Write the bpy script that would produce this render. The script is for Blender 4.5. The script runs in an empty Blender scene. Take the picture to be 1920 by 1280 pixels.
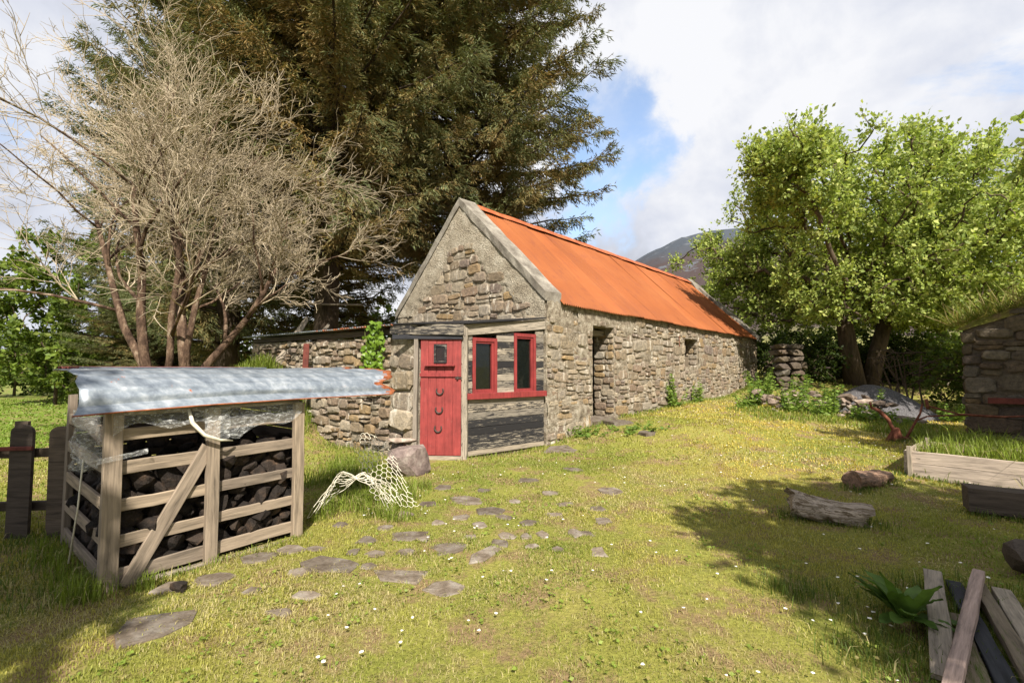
import bpy, math, random
import numpy as np
from mathutils import Vector, Matrix

# ------------------------------------------------------------------ camera, sky, sun
scene = bpy.context.scene
COL = scene.collection
PITCH = 0.058
cam_d = bpy.data.cameras.new("camera"); cam = bpy.data.objects.new("camera", cam_d); COL.objects.link(cam)
cam.location = (0, 0, 1.5); cam.rotation_euler = (math.pi/2 + PITCH, 0, 0)
cam_d.sensor_width = 36; cam_d.lens = 16.79; cam_d.clip_start = 0.05; cam_d.clip_end = 6000
scene.camera = cam
AZ, EL = math.radians(10), math.radians(45)          # sun: right of the viewer's back
SUN = Vector((math.sin(AZ)*math.cos(EL), -math.cos(AZ)*math.cos(EL), math.sin(EL)))
sd = bpy.data.lights.new("sun", 'SUN'); sd.energy = 5.0; sd.angle = math.radians(0.5); sd.color = (1.0, .93, .82)
so = bpy.data.objects.new("sun", sd); COL.objects.link(so); so.location = (20, -30, 40)
so.rotation_euler = SUN.to_track_quat('Z', 'Y').to_euler()
scene.view_settings.view_transform = 'Standard'; scene.view_settings.look = 'None'
scene.view_settings.exposure = 1.0; scene.view_settings.gamma = 1.0; scene.view_settings.use_curve_mapping = False

def ray_dir(u, v):
    x = (u-960)/895.7; y = (640-v)/895.7
    d = Vector((x, math.cos(PITCH)-y*math.sin(PITCH), math.sin(PITCH)+y*math.cos(PITCH)))
    return d.normalized()

world = bpy.data.worlds.new("World"); scene.world = world; world.use_nodes = True
wn = world.node_tree; wn.nodes.clear()
def N(nt, typ, **kw):
    n = nt.nodes.new(typ)
    for k, v in kw.items(): setattr(n, k, v)
    return n
def mth(nt, op, a, b=None, clamp=False):
    n = N(nt, 'ShaderNodeMath', operation=op); n.use_clamp = clamp
    for i, x in enumerate((a, b)):
        if x is None: continue
        if isinstance(x, (int, float)): n.inputs[i].default_value = x
        else: nt.links.new(x, n.inputs[i])
    return n.outputs[0]
def ramp(nt, fac, stops, interp='LINEAR'):
    r = N(nt, 'ShaderNodeValToRGB'); r.color_ramp.interpolation = interp
    el = r.color_ramp.elements
    while len(el) < len(stops): el.new(0.5)
    for e, (p, c) in zip(el, stops):
        e.position = p; e.color = (*c, 1) if len(c) == 3 else c
    nt.links.new(fac, r.inputs[0]); return r.outputs[0]
def maprange(nt, v, a, b, c=0, d=1):
    m = N(nt, 'ShaderNodeMapRange'); m.interpolation_type = 'SMOOTHSTEP'
    nt.links.new(v, m.inputs[0])
    for i, x in zip((1, 2, 3, 4), (a, b, c, d)): m.inputs[i].default_value = x
    return m.outputs[0]
def mixc(nt, fac, a, b, blend='MIX'):
    m = N(nt, 'ShaderNodeMix', data_type='RGBA', blend_type=blend)
    if isinstance(fac, (int, float)): m.inputs[0].default_value = fac
    else: nt.links.new(fac, m.inputs[0])
    for i, x in ((6, a), (7, b)):
        if isinstance(x, (tuple, list)): m.inputs[i].default_value = (*x, 1) if len(x) == 3 else x
        else: nt.links.new(x, m.inputs[i])
    return m.outputs[2]
def noise(nt, vec, scale, detail=4, rough=.55, dist=0.0):
    n = N(nt, 'ShaderNodeTexNoise'); n.inputs['Scale'].default_value = scale
    n.inputs['Detail'].default_value = detail; n.inputs['Roughness'].default_value = rough
    n.inputs['Distortion'].default_value = dist
    nt.links.new(vec, n.inputs['Vector']); return n.outputs[0]

def build_world():
    nt = wn
    sky = N(nt, 'ShaderNodeTexSky', sky_type='NISHITA'); sky.sun_disc = False
    sky.sun_elevation = EL; sky.sun_rotation = math.atan2(SUN.x, SUN.y)
    tc = N(nt, 'ShaderNodeTexCoord'); vec = tc.outputs['Generated']
    sep = N(nt, 'ShaderNodeSeparateXYZ'); nt.links.new(vec, sep.inputs[0])
    zz = mth(nt, 'ADD', mth(nt, 'MAXIMUM', sep.outputs[2], 0.0), 0.28)
    cmb = N(nt, 'ShaderNodeCombineXYZ')
    nt.links.new(mth(nt, 'DIVIDE', sep.outputs[0], zz), cmb.inputs[0])
    nt.links.new(mth(nt, 'DIVIDE', sep.outputs[1], zz), cmb.inputs[1])
    nt.links.new(mth(nt, 'MULTIPLY', sep.outputs[2], 1.2), cmb.inputs[2])
    big = noise(nt, cmb.outputs[0], 1.5, 8, .58, .3)
    shade = noise(nt, cmb.outputs[0], 1.15, 5, .5, .2)
    fine = noise(nt, vec, 7.0, 6, .6, .2)
    cover = maprange(nt, big, .30, .42)
    # openings of clear sky between the clouds, ragged by noise
    for (u, v), r0 in (((1155, 255), .095), ((1118, 400), .075), ((1215, 235), .05), ((1060, 250), .05), ((1090, 440), .05), ((1135, 330), .045)):
        d = ray_dir(u, v)
        vm = N(nt, 'ShaderNodeVectorMath', operation='DISTANCE'); nt.links.new(vec, vm.inputs[0]); vm.inputs[1].default_value = d
        dd = mth(nt, 'ADD', vm.outputs['Value'], mth(nt, 'MULTIPLY', mth(nt, 'SUBTRACT', fine, .5), .26))
        cover = mth(nt, 'MULTIPLY', cover, maprange(nt, dd, r0*.45, r0*1.35, .22 if r0 > .055 else .45, 1))
    # clouds: sunlit white tops and greyer bases
    lit = mth(nt, 'ADD', mth(nt, 'MULTIPLY', shade, .75), mth(nt, 'MULTIPLY', fine, .3))
    ccol = ramp(nt, lit, [(.40, (3.9, 4.05, 4.5)), (.50, (5.6, 5.85, 6.6)), (.60, (7.3, 7.35, 7.6))])
    skyb = mixc(nt, 1.0, sky.outputs[0], (2.3, 2.25, 2.2), 'MULTIPLY')
    col = mixc(nt, cover, skyb, ccol)
    bg = N(nt, 'ShaderNodeBackground'); bg.inputs[1].default_value = 0.065
    nt.links.new(col, bg.inputs[0])
    out = N(nt, 'ShaderNodeOutputWorld'); nt.links.new(bg.outputs[0], out.inputs[0])
build_world()

# ------------------------------------------------------------------ helpers
RNG = np.random.default_rng(11); random.seed(5)
U = random.uniform
def lattice(seed):
    return np.random.default_rng(seed).random((64, 64))
_lat = {}
def vn(x, y, scale=1.0, seed=0):
    """smooth value noise 0..1, vectorised"""
    if seed not in _lat: _lat[seed] = lattice(seed)
    L = _lat[seed]
    x = np.asarray(x, float)*scale + 1000; y = np.asarray(y, float)*scale + 1000
    i = np.floor(x).astype(int); j = np.floor(y).astype(int); fx = x-i; fy = y-j
    fx = fx*fx*(3-2*fx); fy = fy*fy*(3-2*fy); i %= 64; j %= 64; i1 = (i+1) % 64; j1 = (j+1) % 64
    return (L[i, j]*(1-fx)+L[i1, j]*fx)*(1-fy)+(L[i, j1]*(1-fx)+L[i1, j1]*fx)*fy
def fbm(x, y, scale=1.0, seed=0, oct=4):
    s = 0; a = .5; t = 0
    for o in range(oct):
        s = s+a*vn(x, y, scale*2**o, seed+o); t += a; a *= .5
    return s/t
def sst(x, a, b):
    t = np.clip((np.asarray(x, float)-a)/(b-a), 0, 1); return t*t*(3-2*t)

# house frame: s along the long side, w across the gable, z up
OX, OY, PHI = .665, 9.37, .754
E1 = np.array([math.sin(PHI), math.cos(PHI)]); E2 = np.array([-math.cos(PHI), math.sin(PHI)])
HW, HL, HE, HA = 5.15, 13.3, 2.92, 5.42
def eave(s): return HE - .14*(s/HL)
def ridge(s): return HA - .16*(s/HL)
def HP(s, w, z): return Vector((OX+E1[0]*s+E2[0]*w, OY+E1[1]*s+E2[1]*w, z))
def to_house(x, y):
    dx = x-OX; dy = y-OY
    return dx*E1[0]+dy*E1[1], dx*E2[0]+dy*E2[1]

def ground_z(x, y):
    x = np.asarray(x, float); y = np.asarray(y, float)
    s, w = to_house(x, y)
    z = (.40*sst(s, -.3, 2.8)+.12*sst(s, 3, 7))*sst(-w, -8, -.2)*sst(x, -1.5, 1.0)*(1-.65*sst(-w, 2.0, 5.5))
    z = z + .75*sst(y, 13, 22)*sst(x, 5, 11)
    # grassed bank behind the turf crate
    z = z + 1.30*np.exp(-(((x+6.2)/1.75)**2)**1.5-(((y-9.9)/1.15)**2))
    z = z + .55*np.exp(-((x+5.0)/.7)**2-((y-10.05)/.6)**2)
    z = z + (fbm(x, y, .7, 3)-.5)*.10*sst(np.hypot(x, y), 1, 5) + (fbm(x, y, 2.6, 9, 3)-.5)*.035
    z = z + 3.0*sst(np.hypot(x, y), 60, 300)
    return z
def gz(x, y): return float(ground_z(x, y))

class MB:
    """collects geometry; build() links it as one mesh object"""
    def __init__(self): self.v = []; self.f = []; self.a = None
    def add(self, vs, fs):
        o = len(self.v); self.v.extend([tuple(p) for p in vs]); self.f.extend([tuple(i+o for i in f) for f in fs]); return self
    def hexa(self, p):   # 8 corners: bottom 4 ccw, top 4 ccw
        return self.add(p, [(3, 2, 1, 0), (4, 5, 6, 7), (0, 1, 5, 4), (1, 2, 6, 5), (2, 3, 7, 6), (3, 0, 4, 7)])
    def box(self, c, s):
        x, y, z = c; a, b, d = s[0]/2, s[1]/2, s[2]/2
        return self.hexa([(x-a, y-b, z-d), (x+a, y-b, z-d), (x+a, y+b, z-d), (x-a, y+b, z-d), (x-a, y-b, z+d), (x+a, y-b, z+d), (x+a, y+b, z+d), (x-a, y+b, z+d)])
    def tube(self, pts, rad, n=6, cap=True):
        pts = [Vector(p) for p in pts]
        if isinstance(rad, (int, float)): rad = [rad]*len(pts)
        o = len(self.v); up = None
        for i, p in enumerate(pts):
            t = (pts[min(i+1, len(pts)-1)]-pts[max(i-1, 0)])
            if t.length < 1e-9: t = Vector((0, 0, 1))
            t.normalize()
            if up is None:
                up = Vector((0, 0, 1)) if abs(t.z) < .9 else Vector((1, 0, 0))
            a = t.cross(up).normalized(); b = a.cross(t).normalized(); up = b
            for k in range(n):
                q = 2*math.pi*k/n; self.v.append(tuple(p+(a*math.cos(q)+b*math.sin(q))*rad[i]))
        for i in range(len(pts)-1):
            for k in range(n):
                k2 = (k+1) % n; self.f.append((o+i*n+k, o+i*n+k2, o+(i+1)*n+k2, o+(i+1)*n+k))
        if cap:
            self.f.append(tuple(o+k for k in range(n))[::-1]); self.f.append(tuple(o+(len(pts)-1)*n+k for k in range(n)))
        return self
    def build(self, name, mat, parent=None, smooth=False, base=None):
        return mesh_obj(name, self.v, self.f, mat, parent, smooth, base)

def base_of(p): return Vector(p.get("_b", (0, 0, 0))) if p else Vector()
def link(o, parent=None):
    COL.objects.link(o)
    if parent is not None:
        o.parent = parent
        if parent.type == 'EMPTY': o.matrix_parent_inverse = Matrix.Translation(-parent.location)
    return o
def mesh_obj(name, v, f, mat, parent=None, smooth=False, base=None):
    me = bpy.data.meshes.new(name)
    v = np.asarray(v, float).reshape(-1, 3)
    loc = np.zeros(3)
    if parent is None and base is not None:
        loc = np.asarray(base, float); v = v-loc
    me.from_pydata(v.tolist(), [], f); me.materials.append(mat)
    if smooth: me.shade_smooth()
    me.update()
    o = bpy.data.objects.new(name, me); o.location = loc
    return link(o, parent)
def fast_mesh(name, verts, tris, mat, parent=None, attr=None, base=None, quads=False):
    """numpy arrays -> one mesh (attr: dict name -> per-vertex RGB or float)"""
    me = bpy.data.meshes.new(name); k = 4 if quads else 3
    verts = np.asarray(verts, np.float32).reshape(-1, 3); tris = np.asarray(tris, np.int32).reshape(-1, k)
    loc = np.zeros(3)
    if parent is None and base is not None:
        loc = np.asarray(base, float); verts = (verts-loc).astype(np.float32)
    me.vertices.add(len(verts)); me.vertices.foreach_set('co', verts.ravel())
    me.loops.add(tris.size); me.loops.foreach_set('vertex_index', tris.ravel())
    me.polygons.add(len(tris)); me.polygons.foreach_set('loop_start', np.arange(0, tris.size, k, dtype=np.int32))
    for nm, arr in (attr or {}).items():
        arr = np.asarray(arr, np.float32)
        if arr.ndim == 2:
            at = me.attributes.new(nm, 'FLOAT_COLOR', 'POINT')
            at.data.foreach_set('color', np.c_[arr, np.ones(len(arr))].astype(np.float32).ravel())
        else:
            at = me.attributes.new(nm, 'FLOAT', 'POINT'); at.data.foreach_set('value', arr.ravel())
    me.update(calc_edges=True); me.materials.append(mat)
    o = bpy.data.objects.new(name, me); o.location = loc
    return link(o, parent)
def tag(o, label=None, cat=None, group=None, kind=None):
    if label: o["label"] = label
    if cat: o["category"] = cat
    if group: o["group"] = group
    if kind: o["kind"] = kind
    return o
def thing(name, loc, label, cat, group=None):
    o = bpy.data.objects.new(name, None); COL.objects.link(o); o.location = loc; o.empty_display_size = .2
    return tag(o, label, cat, group)
def basis(x, y, z, o):
    return Matrix(((x[0], y[0], z[0], o[0]), (x[1], y[1], z[1], o[1]), (x[2], y[2], z[2], o[2]), (0, 0, 0, 1)))

# ------------------------------------------------------------------ materials
def new_mat(name, rough=.8, spec=.3):
    m = bpy.data.materials.new(name); m.use_nodes = True; nt = m.node_tree
    b = nt.nodes['Principled BSDF']; b.inputs['Roughness'].default_value = rough; b.inputs['Specular IOR Level'].default_value = spec
    return m, nt, b
def coords(nt, mode, stretch=None, jitter=True):
    if mode == 'world':
        v = N(nt, 'ShaderNodeNewGeometry').outputs['Position']
    else:
        tc = N(nt, 'ShaderNodeTexCoord'); v = tc.outputs['Object']
        if jitter:
            oi = N(nt, 'ShaderNodeObjectInfo'); ad = N(nt, 'ShaderNodeVectorMath', operation='ADD')
            nt.links.new(v, ad.inputs[0]); nt.links.new(mth(nt, 'MULTIPLY', oi.outputs['Random'], 57.0), ad.inputs[1]); v = ad.outputs[0]
    if stretch:
        mp = N(nt, 'ShaderNodeMapping'); mp.inputs['Scale'].default_value = stretch; nt.links.new(v, mp.inputs[0]); v = mp.outputs[0]
    return v
def bump(nt, b, h, strength, dist=.02):
    n = N(nt, 'ShaderNodeBump'); n.inputs['Strength'].default_value = strength; n.inputs['Distance'].default_value = dist
    nt.links.new(h, n.inputs['Height']); nt.links.new(n.outputs[0], b.inputs['Normal'])
def surf(name, stops, scale=3, detail=6, rough=.85, spec=.25, mode='world', stretch=None, bscale=30, bstr=.4, bdist=.01, var=0.0, grain=.25, metal=0, dist=.0):
    m, nt, b = new_mat(name, rough, spec)
    v = coords(nt, mode, stretch)
    c = ramp(nt, noise(nt, v, scale, detail, .6, dist), stops)
    fine = noise(nt, v, bscale, 5, .65)
    if grain:
        c = mixc(nt, 1.0, c, ramp(nt, fine, [(.25, (1-grain,)*3), (.75, (1+grain,)*3)]), 'MULTIPLY')
    if var:
        oi = N(nt, 'ShaderNodeObjectInfo')
        c = mixc(nt, 1.0, c, ramp(nt, oi.outputs['Random'], [(0, (1-var,)*3), (1, (1+var,)*3)]), 'MULTIPLY')
    nt.links.new(c, b.inputs['Base Color']); b.inputs['Metallic'].default_value = metal
    if bstr: bump(nt, b, fine, bstr, bdist)
    return m
def stone_mat(name, attr=False, dark=1.0, lime=.56):
    m, nt, b = new_mat(name, .9, .2)
    v = coords(nt, 'world')
    if attr:
        at = N(nt, 'ShaderNodeAttribute', attribute_name='rnd'); r = at.outputs['Fac']
    else:
        r = N(nt, 'ShaderNodeObjectInfo').outputs['Random']
    k = dark
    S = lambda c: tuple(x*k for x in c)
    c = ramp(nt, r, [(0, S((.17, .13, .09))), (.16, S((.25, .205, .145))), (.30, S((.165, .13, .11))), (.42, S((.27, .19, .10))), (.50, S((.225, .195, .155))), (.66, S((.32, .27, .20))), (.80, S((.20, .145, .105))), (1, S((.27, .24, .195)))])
    pn = noise(nt, v, 13, 8, .75)
    c = mixc(nt, 1.0, c, ramp(nt, pn, [(.3, (.50, .48, .46)), (.5, (1, 1, 1)), (.7, (1.5, 1.42, 1.28))]), 'MULTIPLY')
    st = N(nt, 'ShaderNodeMapping'); st.inputs['Scale'].default_value = (1, 1, .33); nt.links.new(v, st.inputs[0])
    ln = noise(nt, st.outputs[0], 6.5, 5, .66)
    c = mixc(nt, mth(nt, 'MULTIPLY', maprange(nt, ln, lime, lime+.10), .78), c, S((.55, .50, .42)))
    bl = noise(nt, v, 23, 4, .6)
    c = mixc(nt, maprange(nt, bl, .62, .72), c, S((.13, .11, .08)))
    nt.links.new(c, b.inputs['Base Color'])
    bump(nt, b, noise(nt, v, 22, 8, .75), 1.0, .03)
    return m
def board_mat(name, wood, paint=None, paint_amt=.5, rough=.8):
    """weathered board: grain along local x; paint flaking off if given"""
    m, nt, b = new_mat(name, rough, .25)
    v = coords(nt, 'object', (1.2, 14, 14)); vg = coords(nt, 'object', (2.2, 60, 60))
    g = noise(nt, v, 2.2, 7, .65, .4); gf = noise(nt, vg, 2.0, 5, .7)
    c = ramp(nt, g, [(.28, tuple(x*.38 for x in wood)), (.48, wood), (.72, tuple(min(1, x*1.5) for x in wood))])
    c = mixc(nt, 1.0, c, ramp(nt, gf, [(.3, (.78,)*3), (.7, (1.15,)*3)]), 'MULTIPLY')
    oi = N(nt, 'ShaderNodeObjectInfo')
    c = mixc(nt, 1.0, c, ramp(nt, oi.outputs['Random'], [(0, (.8, .8, .82)), (1, (1.2, 1.17, 1.1))]), 'MULTIPLY')
    kn = noise(nt, coords(nt, 'object', (4, 9, 9)), 2.2, 2, .5)
    c = mixc(nt, maprange(nt, kn, .73, .78), c, tuple(x*.3 for x in wood))
    if paint:
        f = noise(nt, coords(nt, 'object', (3.2, 26, 26)), 1.7, 8, .75, .5)
        f = mth(nt, 'ADD', f, mth(nt, 'MULTIPLY', mth(nt, 'SUBTRACT', oi.outputs['Random'], .5), .22))
        c = mixc(nt, maprange(nt, f, paint_amt-.03, paint_amt+.04), c, paint)
    nt.links.new(c, b.inputs['Base Color']); bump(nt, b, gf, .5, .004)
    return m
def paint_mat(name, col, rough=.5, worn=.70, under=(.25, .2, .16)):
    m, nt, b = new_mat(name, rough, .4)
    v = coords(nt, 'world', None)
    n1 = noise(nt, v, 5, 5, .6); n2 = noise(nt, v, 40, 6, .7)
    n3 = noise(nt, coords(nt, 'world', (9, 9, .8)), 3, 6, .7)
    c = ramp(nt, n1, [(.3, tuple(x*.78 for x in col)), (.7, tuple(min(1, x*1.2) for x in col))])
    c = mixc(nt, 1.0, c, ramp(nt, n3, [(.3, (.62, .6, .6)), (.5, (1, 1, 1)), (.72, (1.2, 1.3, 1.3))]), 'MULTIPLY')
    c = mixc(nt, maprange(nt, n2, worn, worn+.06), c, under)
    nt.links.new(c, b.inputs['Base Color']); bump(nt, b, n2, .15, .003); return m
def leaf_mat(name, col=None, trans=.35, attr='tint', rough=.55):
    m = bpy.data.materials.new(name); m.use_nodes = True; nt = m.node_tree; nt.nodes.clear()
    if col is None:
        c = N(nt, 'ShaderNodeAttribute', attribute_name=attr).outputs['Color']
    else:
        oi = N(nt, 'ShaderNodeObjectInfo'); v = coords(nt, 'world')
        c = mixc(nt, 1.0, ramp(nt, noise(nt, v, 14, 3), [(.3, tuple(x*.75 for x in col)), (.7, tuple(x*1.25 for x in col))]), ramp(nt, oi.outputs['Random'], [(0, (.72, .76, .7)), (1, (1.25, 1.2, 1.2))]), 'MULTIPLY')
    d = N(nt, 'ShaderNodeBsdfPrincipled'); d.inputs['Roughness'].default_value = rough; d.inputs['Specular IOR Level'].default_value = .22
    t = N(nt, 'ShaderNodeBsdfTranslucent'); nt.links.new(c, d.inputs['Base Color'])
    nt.links.new(mixc(nt, 1.0, c, (1.25, 1.3, .7), 'MULTIPLY'), t.inputs[0])
    mx = N(nt, 'ShaderNodeMixShader'); mx.inputs[0].default_value = trans
    nt.links.new(d.outputs[0], mx.inputs[1]); nt.links.new(t.outputs[0], mx.inputs[2])
    out = N(nt, 'ShaderNodeOutputMaterial'); nt.links.new(mx.outputs[0], out.inputs[0]); return m

M = {}
M['stone'] = stone_mat('field_stone'); M['stone_attr'] = stone_mat('field_stone_small', True)
M['stone_dark'] = stone_mat('field_stone_shaded', dark=.46, lime=.66)  # field stone with the shade on ruin and pier put into its colour
M['mortar'] = surf('lime_mortar', [(.28, (.11, .09, .065)), (.45, (.23, .19, .14)), (.6, (.36, .315, .245)), (.72, (.47, .43, .36))], 9, 8, .95, .1, bscale=34, bstr=1.0, bdist=.04, grain=.35)
M['roughcast'] = surf('roughcast_render', [(.3, (.23, .195, .145)), (.5, (.35, .305, .235)), (.7, (.46, .415, .335))], 2.6, 8, .95, .1, bscale=30, bstr=1.0, bdist=.07, grain=.5)
M['concrete'] = surf('weathered_concrete', [(.3, (.115, .10, .082)), (.5, (.20, .18, .15)), (.72, (.32, .295, .25))], 3.5, 8, .92, .15, bscale=30, bstr=.7, bdist=.015, grain=.3)
def roof_mat():
    m, nt, b = new_mat('orange_roof_paint', .62, .25)
    v = coords(nt, 'world'); n1 = noise(nt, v, .55, 5, .6); n2 = noise(nt, v, 3.2, 7, .65); n3 = noise(nt, v, 26, 5, .7)
    c = ramp(nt, n1, [(.32, (.215, .060, .014)), (.5, (.25, .072, .017)), (.68, (.28, .088, .024))])
    dt = N(nt, 'ShaderNodeVectorMath', operation='DOT_PRODUCT'); nt.links.new(v, dt.inputs[0]); dt.inputs[1].default_value = (E1[0], E1[1], 0)
    sp = N(nt, 'ShaderNodeSeparateXYZ'); nt.links.new(v, sp.inputs[0]); cb = N(nt, 'ShaderNodeCombineXYZ')
    nt.links.new(mth(nt, 'MULTIPLY', dt.outputs['Value'], 5.0), cb.inputs[0]); nt.links.new(mth(nt, 'MULTIPLY', sp.outputs[2], .55), cb.inputs[1])
    stk = noise(nt, cb.outputs[0], 1.6, 6, .68)
    c = mixc(nt, mth(nt, 'MULTIPLY', maprange(nt, stk, .52, .70), .5), c, (.17, .05, .024))
    c = mixc(nt, mth(nt, 'MULTIPLY', maprange(nt, stk, .46, .32), .45), c, (.30, .10, .03))
    c = mixc(nt, mth(nt, 'MULTIPLY', maprange(nt, n2, .52, .70), .45), c, (.18, .05, .024))
    c = mixc(nt, mth(nt, 'MULTIPLY', maprange(nt, n3, .66, .76), .6), c, (.13, .045, .022))
    c = mixc(nt, 1.0, c, ramp(nt, N(nt, 'ShaderNodeObjectInfo').outputs['Random'], [(0, (.88, .87, .86)), (1, (1.07, 1.07, 1.07))]), 'MULTIPLY')
    nt.links.new(c, b.inputs['Base Color']); bump(nt, b, n3, .12, .004); return m
M['roof'] = roof_mat()
M['ridge'] = surf('rusty_ridge_metal', [(.3, (.20, .05, .02)), (.5, (.36, .09, .03)), (.7, (.45, .13, .05))], 5, 6, .7, .3, bscale=20, bstr=.2)
def galv_mat(name, rust_lo=.66):
    m, nt, b = new_mat(name, .42, .5); b.inputs['Metallic'].default_value = .55
    v = coords(nt, 'object', (.7, 6, 6), False); n1 = noise(nt, v, 2.2, 7, .65, .3); n2 = noise(nt, coords(nt, 'world'), 7, 7, .68)
    c = ramp(nt, n1, [(.3, (.13, .155, .19)), (.5, (.26, .295, .335)), (.7, (.46, .49, .52))])
    fac = maprange(nt, n2, rust_lo, rust_lo+.06)
    c = mixc(nt, fac, c, (.30, .09, .035)); nt.links.new(c, b.inputs['Base Color'])
    nt.links.new(mth(nt, 'ADD', mth(nt, 'MULTIPLY', fac, .45), .42), b.inputs['Roughness'])
    nt.links.new(mth(nt, 'MULTIPLY', mth(nt, 'SUBTRACT', 1.0, fac), .5), b.inputs['Metallic'])
    bump(nt, b, n2, .15, .004); return m
M['galv'] = galv_mat('galvanised_steel'); M['galv_rust'] = galv_mat('rusted_sheet', .47)
M['rust_edge'] = surf('bright_rust', [(.3, (.12, .04, .018)), (.5, (.24, .075, .03)), (.7, (.36, .135, .06))], 14, 6, .9, .15, bscale=60, bstr=.4)
M['red_sheet'] = surf('red_oxide_paint', [(.3, (.075, .024, .02)), (.6, (.14, .040, .03))], 6, 5, .8, .2, bscale=30, bstr=.2)
M['red'] = paint_mat('faded_red_paint', (.225, .034, .031), .6, .65)
M['red_trim'] = paint_mat('red_trim_paint', (.215, .030, .029), .55, .66, (.35, .27, .2))
M['tar_board'] = board_mat('tarred_board', (.21, .185, .15), (.022, .021, .022), .47, .75)
M['tar_board_dark'] = board_mat('black_tarred_board', (.22, .19, .16), (.018, .017, .018), .36, .75)
M['pale_board'] = board_mat('bleached_board', (.27, .235, .19), (.03, .028, .027), .58)
M['pallet'] = board_mat('pallet_wood', (.23, .185, .14))
M['bed_board'] = board_mat('planter_wood', (.36, .30, .25))
M['old_wood'] = board_mat('old_dark_wood', (.075, .058, .045))
M['grey_wood'] = board_mat('grey_driftwood', (.24, .205, .165)); M['mossy_wood'] = board_mat('mossy_plank', (.15, .12, .085), (.10, .105, .035), .60)
M['log_wood'] = board_mat('weathered_log', (.30, .25, .20), (.12, .085, .05), .56); M['red_log'] = board_mat('split_log', (.22, .14, .10), (.10, .07, .05), .6)
M['black_plank'] = board_mat('black_plank', (.035, .036, .042)); M['pink_plank'] = board_mat('pinkish_plank', (.33, .245, .21))
M['peat'] = surf('peat', [(.3, (.009, .007, .006)), (.55, (.026, .018, .013)), (.74, (.085, .052, .032))], 9, 6, .85, .3, bscale=45, bstr=.9, bdist=.02, var=.5, grain=.4)
M['iron'] = surf('dark_iron', [(.3, (.03, .022, .02)), (.7, (.075, .05, .04))], 20, 5, .65, .4, bscale=60, bstr=.3)
M['plough'] = surf('rusted_plough_iron', [(.3, (.07, .024, .016)), (.5, (.13, .045, .027)), (.72, (.24, .10, .06))], 16, 6, .88, .2, bscale=70, bstr=.5)
M['net'] = surf('cream_plastic', [(.3, (.55, .50, .38)), (.7, (.74, .70, .58))], 6, 4, .6, .3, bscale=40, bstr=.1)
def glass_mat():
    m, nt, b = new_mat('dusty_glass', .08, .6)
    b.inputs['Base Color'].default_value = (.010, .013, .011, 1)
    n = noise(nt, coords(nt, 'world'), 6, 5, .6)
    nt.links.new(maprange(nt, n, .35, .75, .03, .16), b.inputs['Roughness'])
    tr = N(nt, 'ShaderNodeBsdfTransparent'); mx = N(nt, 'ShaderNodeMixShader'); mx.inputs[0].default_value = .55
    nt.links.new(tr.outputs[0], mx.inputs[1]); nt.links.new(b.outputs[0], mx.inputs[2])
    nt.links.new(mx.outputs[0], nt.nodes['Material Output'].inputs[0]); return m
M['glass'] = glass_mat()
def film_mat():
    m, nt, b = new_mat('clear_plastic_film', .14, .7); b.inputs['Base Color'].default_value = (.80, .81, .80, 1)
    tr = N(nt, 'ShaderNodeBsdfTransparent'); mx = N(nt, 'ShaderNodeMixShader')
    v = coords(nt, 'world', (1, 1, 2.2)); n = noise(nt, v, 22, 6, .7, .8)
    nt.links.new(maprange(nt, n, .44, .72, .10, .62), mx.inputs[0]); bump(nt, b, n, .9, .02)
    nt.links.new(tr.outputs[0], mx.inputs[1]); nt.links.new(b.outputs[0], mx.inputs[2])
    nt.links.new(mx.outputs[0], nt.nodes['Material Output'].inputs[0]); return m
M['film'] = film_mat()
def ground_mat():
    m, nt, b = new_mat('turf_ground', .95, .1); v = coords(nt, 'world')
    n1 = noise(nt, v, .45, 5, .6); n2 = noise(nt, v, 2.4, 6, .65); n3 = noise(nt, v, 30, 6, .7)
    c = ramp(nt, n1, [(.3, (.15, .175, .034)), (.5, (.23, .225, .05)), (.68, (.28, .25, .07))])
    sx = N(nt, 'ShaderNodeSeparateXYZ'); nt.links.new(v, sx.inputs[0]); c = mixc(nt, mth(nt, 'MULTIPLY', maprange(nt, sx.outputs[0], -7, -11), .85), c, (.135, .20, .03))
    c = mixc(nt, maprange(nt, n2, .46, .62), c, (.235, .165, .085))
    c = mixc(nt, 1.0, c, ramp(nt, n3, [(.25, (.55,)*3), (.75, (1.3,)*3)]), 'MULTIPLY')
    nt.links.new(c, b.inputs['Base Color']); bump(nt, b, n3, .8, .03); return m
M['ground'] = ground_mat()
M['flag'] = surf('flagstone', [(.3, (.085, .064, .044)), (.5, (.155, .125, .096)), (.7, (.225, .20, .168))], 8, 7, .92, .15, bscale=40, bstr=.6, bdist=.012, var=.3, grain=.3)
M['boulder'] = surf('boulder_stone', [(.3, (.10, .075, .068)), (.5, (.185, .14, .125)), (.7, (.30, .26, .225))], 5, 8, .9, .2, bscale=24, bstr=.6, bdist=.02, grain=.3)
M['pale_stone'] = surf('pale_rubble', [(.3, (.12, .09, .07)), (.5, (.215, .165, .13)), (.7, (.36, .31, .26))], 4, 6, .9, .15, bscale=30, bstr=.5, var=.35, grain=.25)
M['gravel'] = surf('grey_gravel', [(.3, (.05, .048, .05)), (.5, (.105, .10, .105)), (.72, (.22, .215, .22))], 42, 4, .95, .15, bscale=70, bstr=1.0, bdist=.03, grain=.4)
M['bark'] = surf('spruce_bark', [(.3, (.035, .026, .02)), (.6, (.085, .062, .045))], 5, 6, .95, .1, stretch=(1, 1, .25), bscale=16, bstr=.9, bdist=.03)
M['bark_w'] = surf('grey_brown_bark', [(.3, (.045, .034, .025)), (.6, (.12, .088, .062))], 6, 6, .95, .1, stretch=(1, 1, .25), bscale=18, bstr=.9, bdist=.03)
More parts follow.
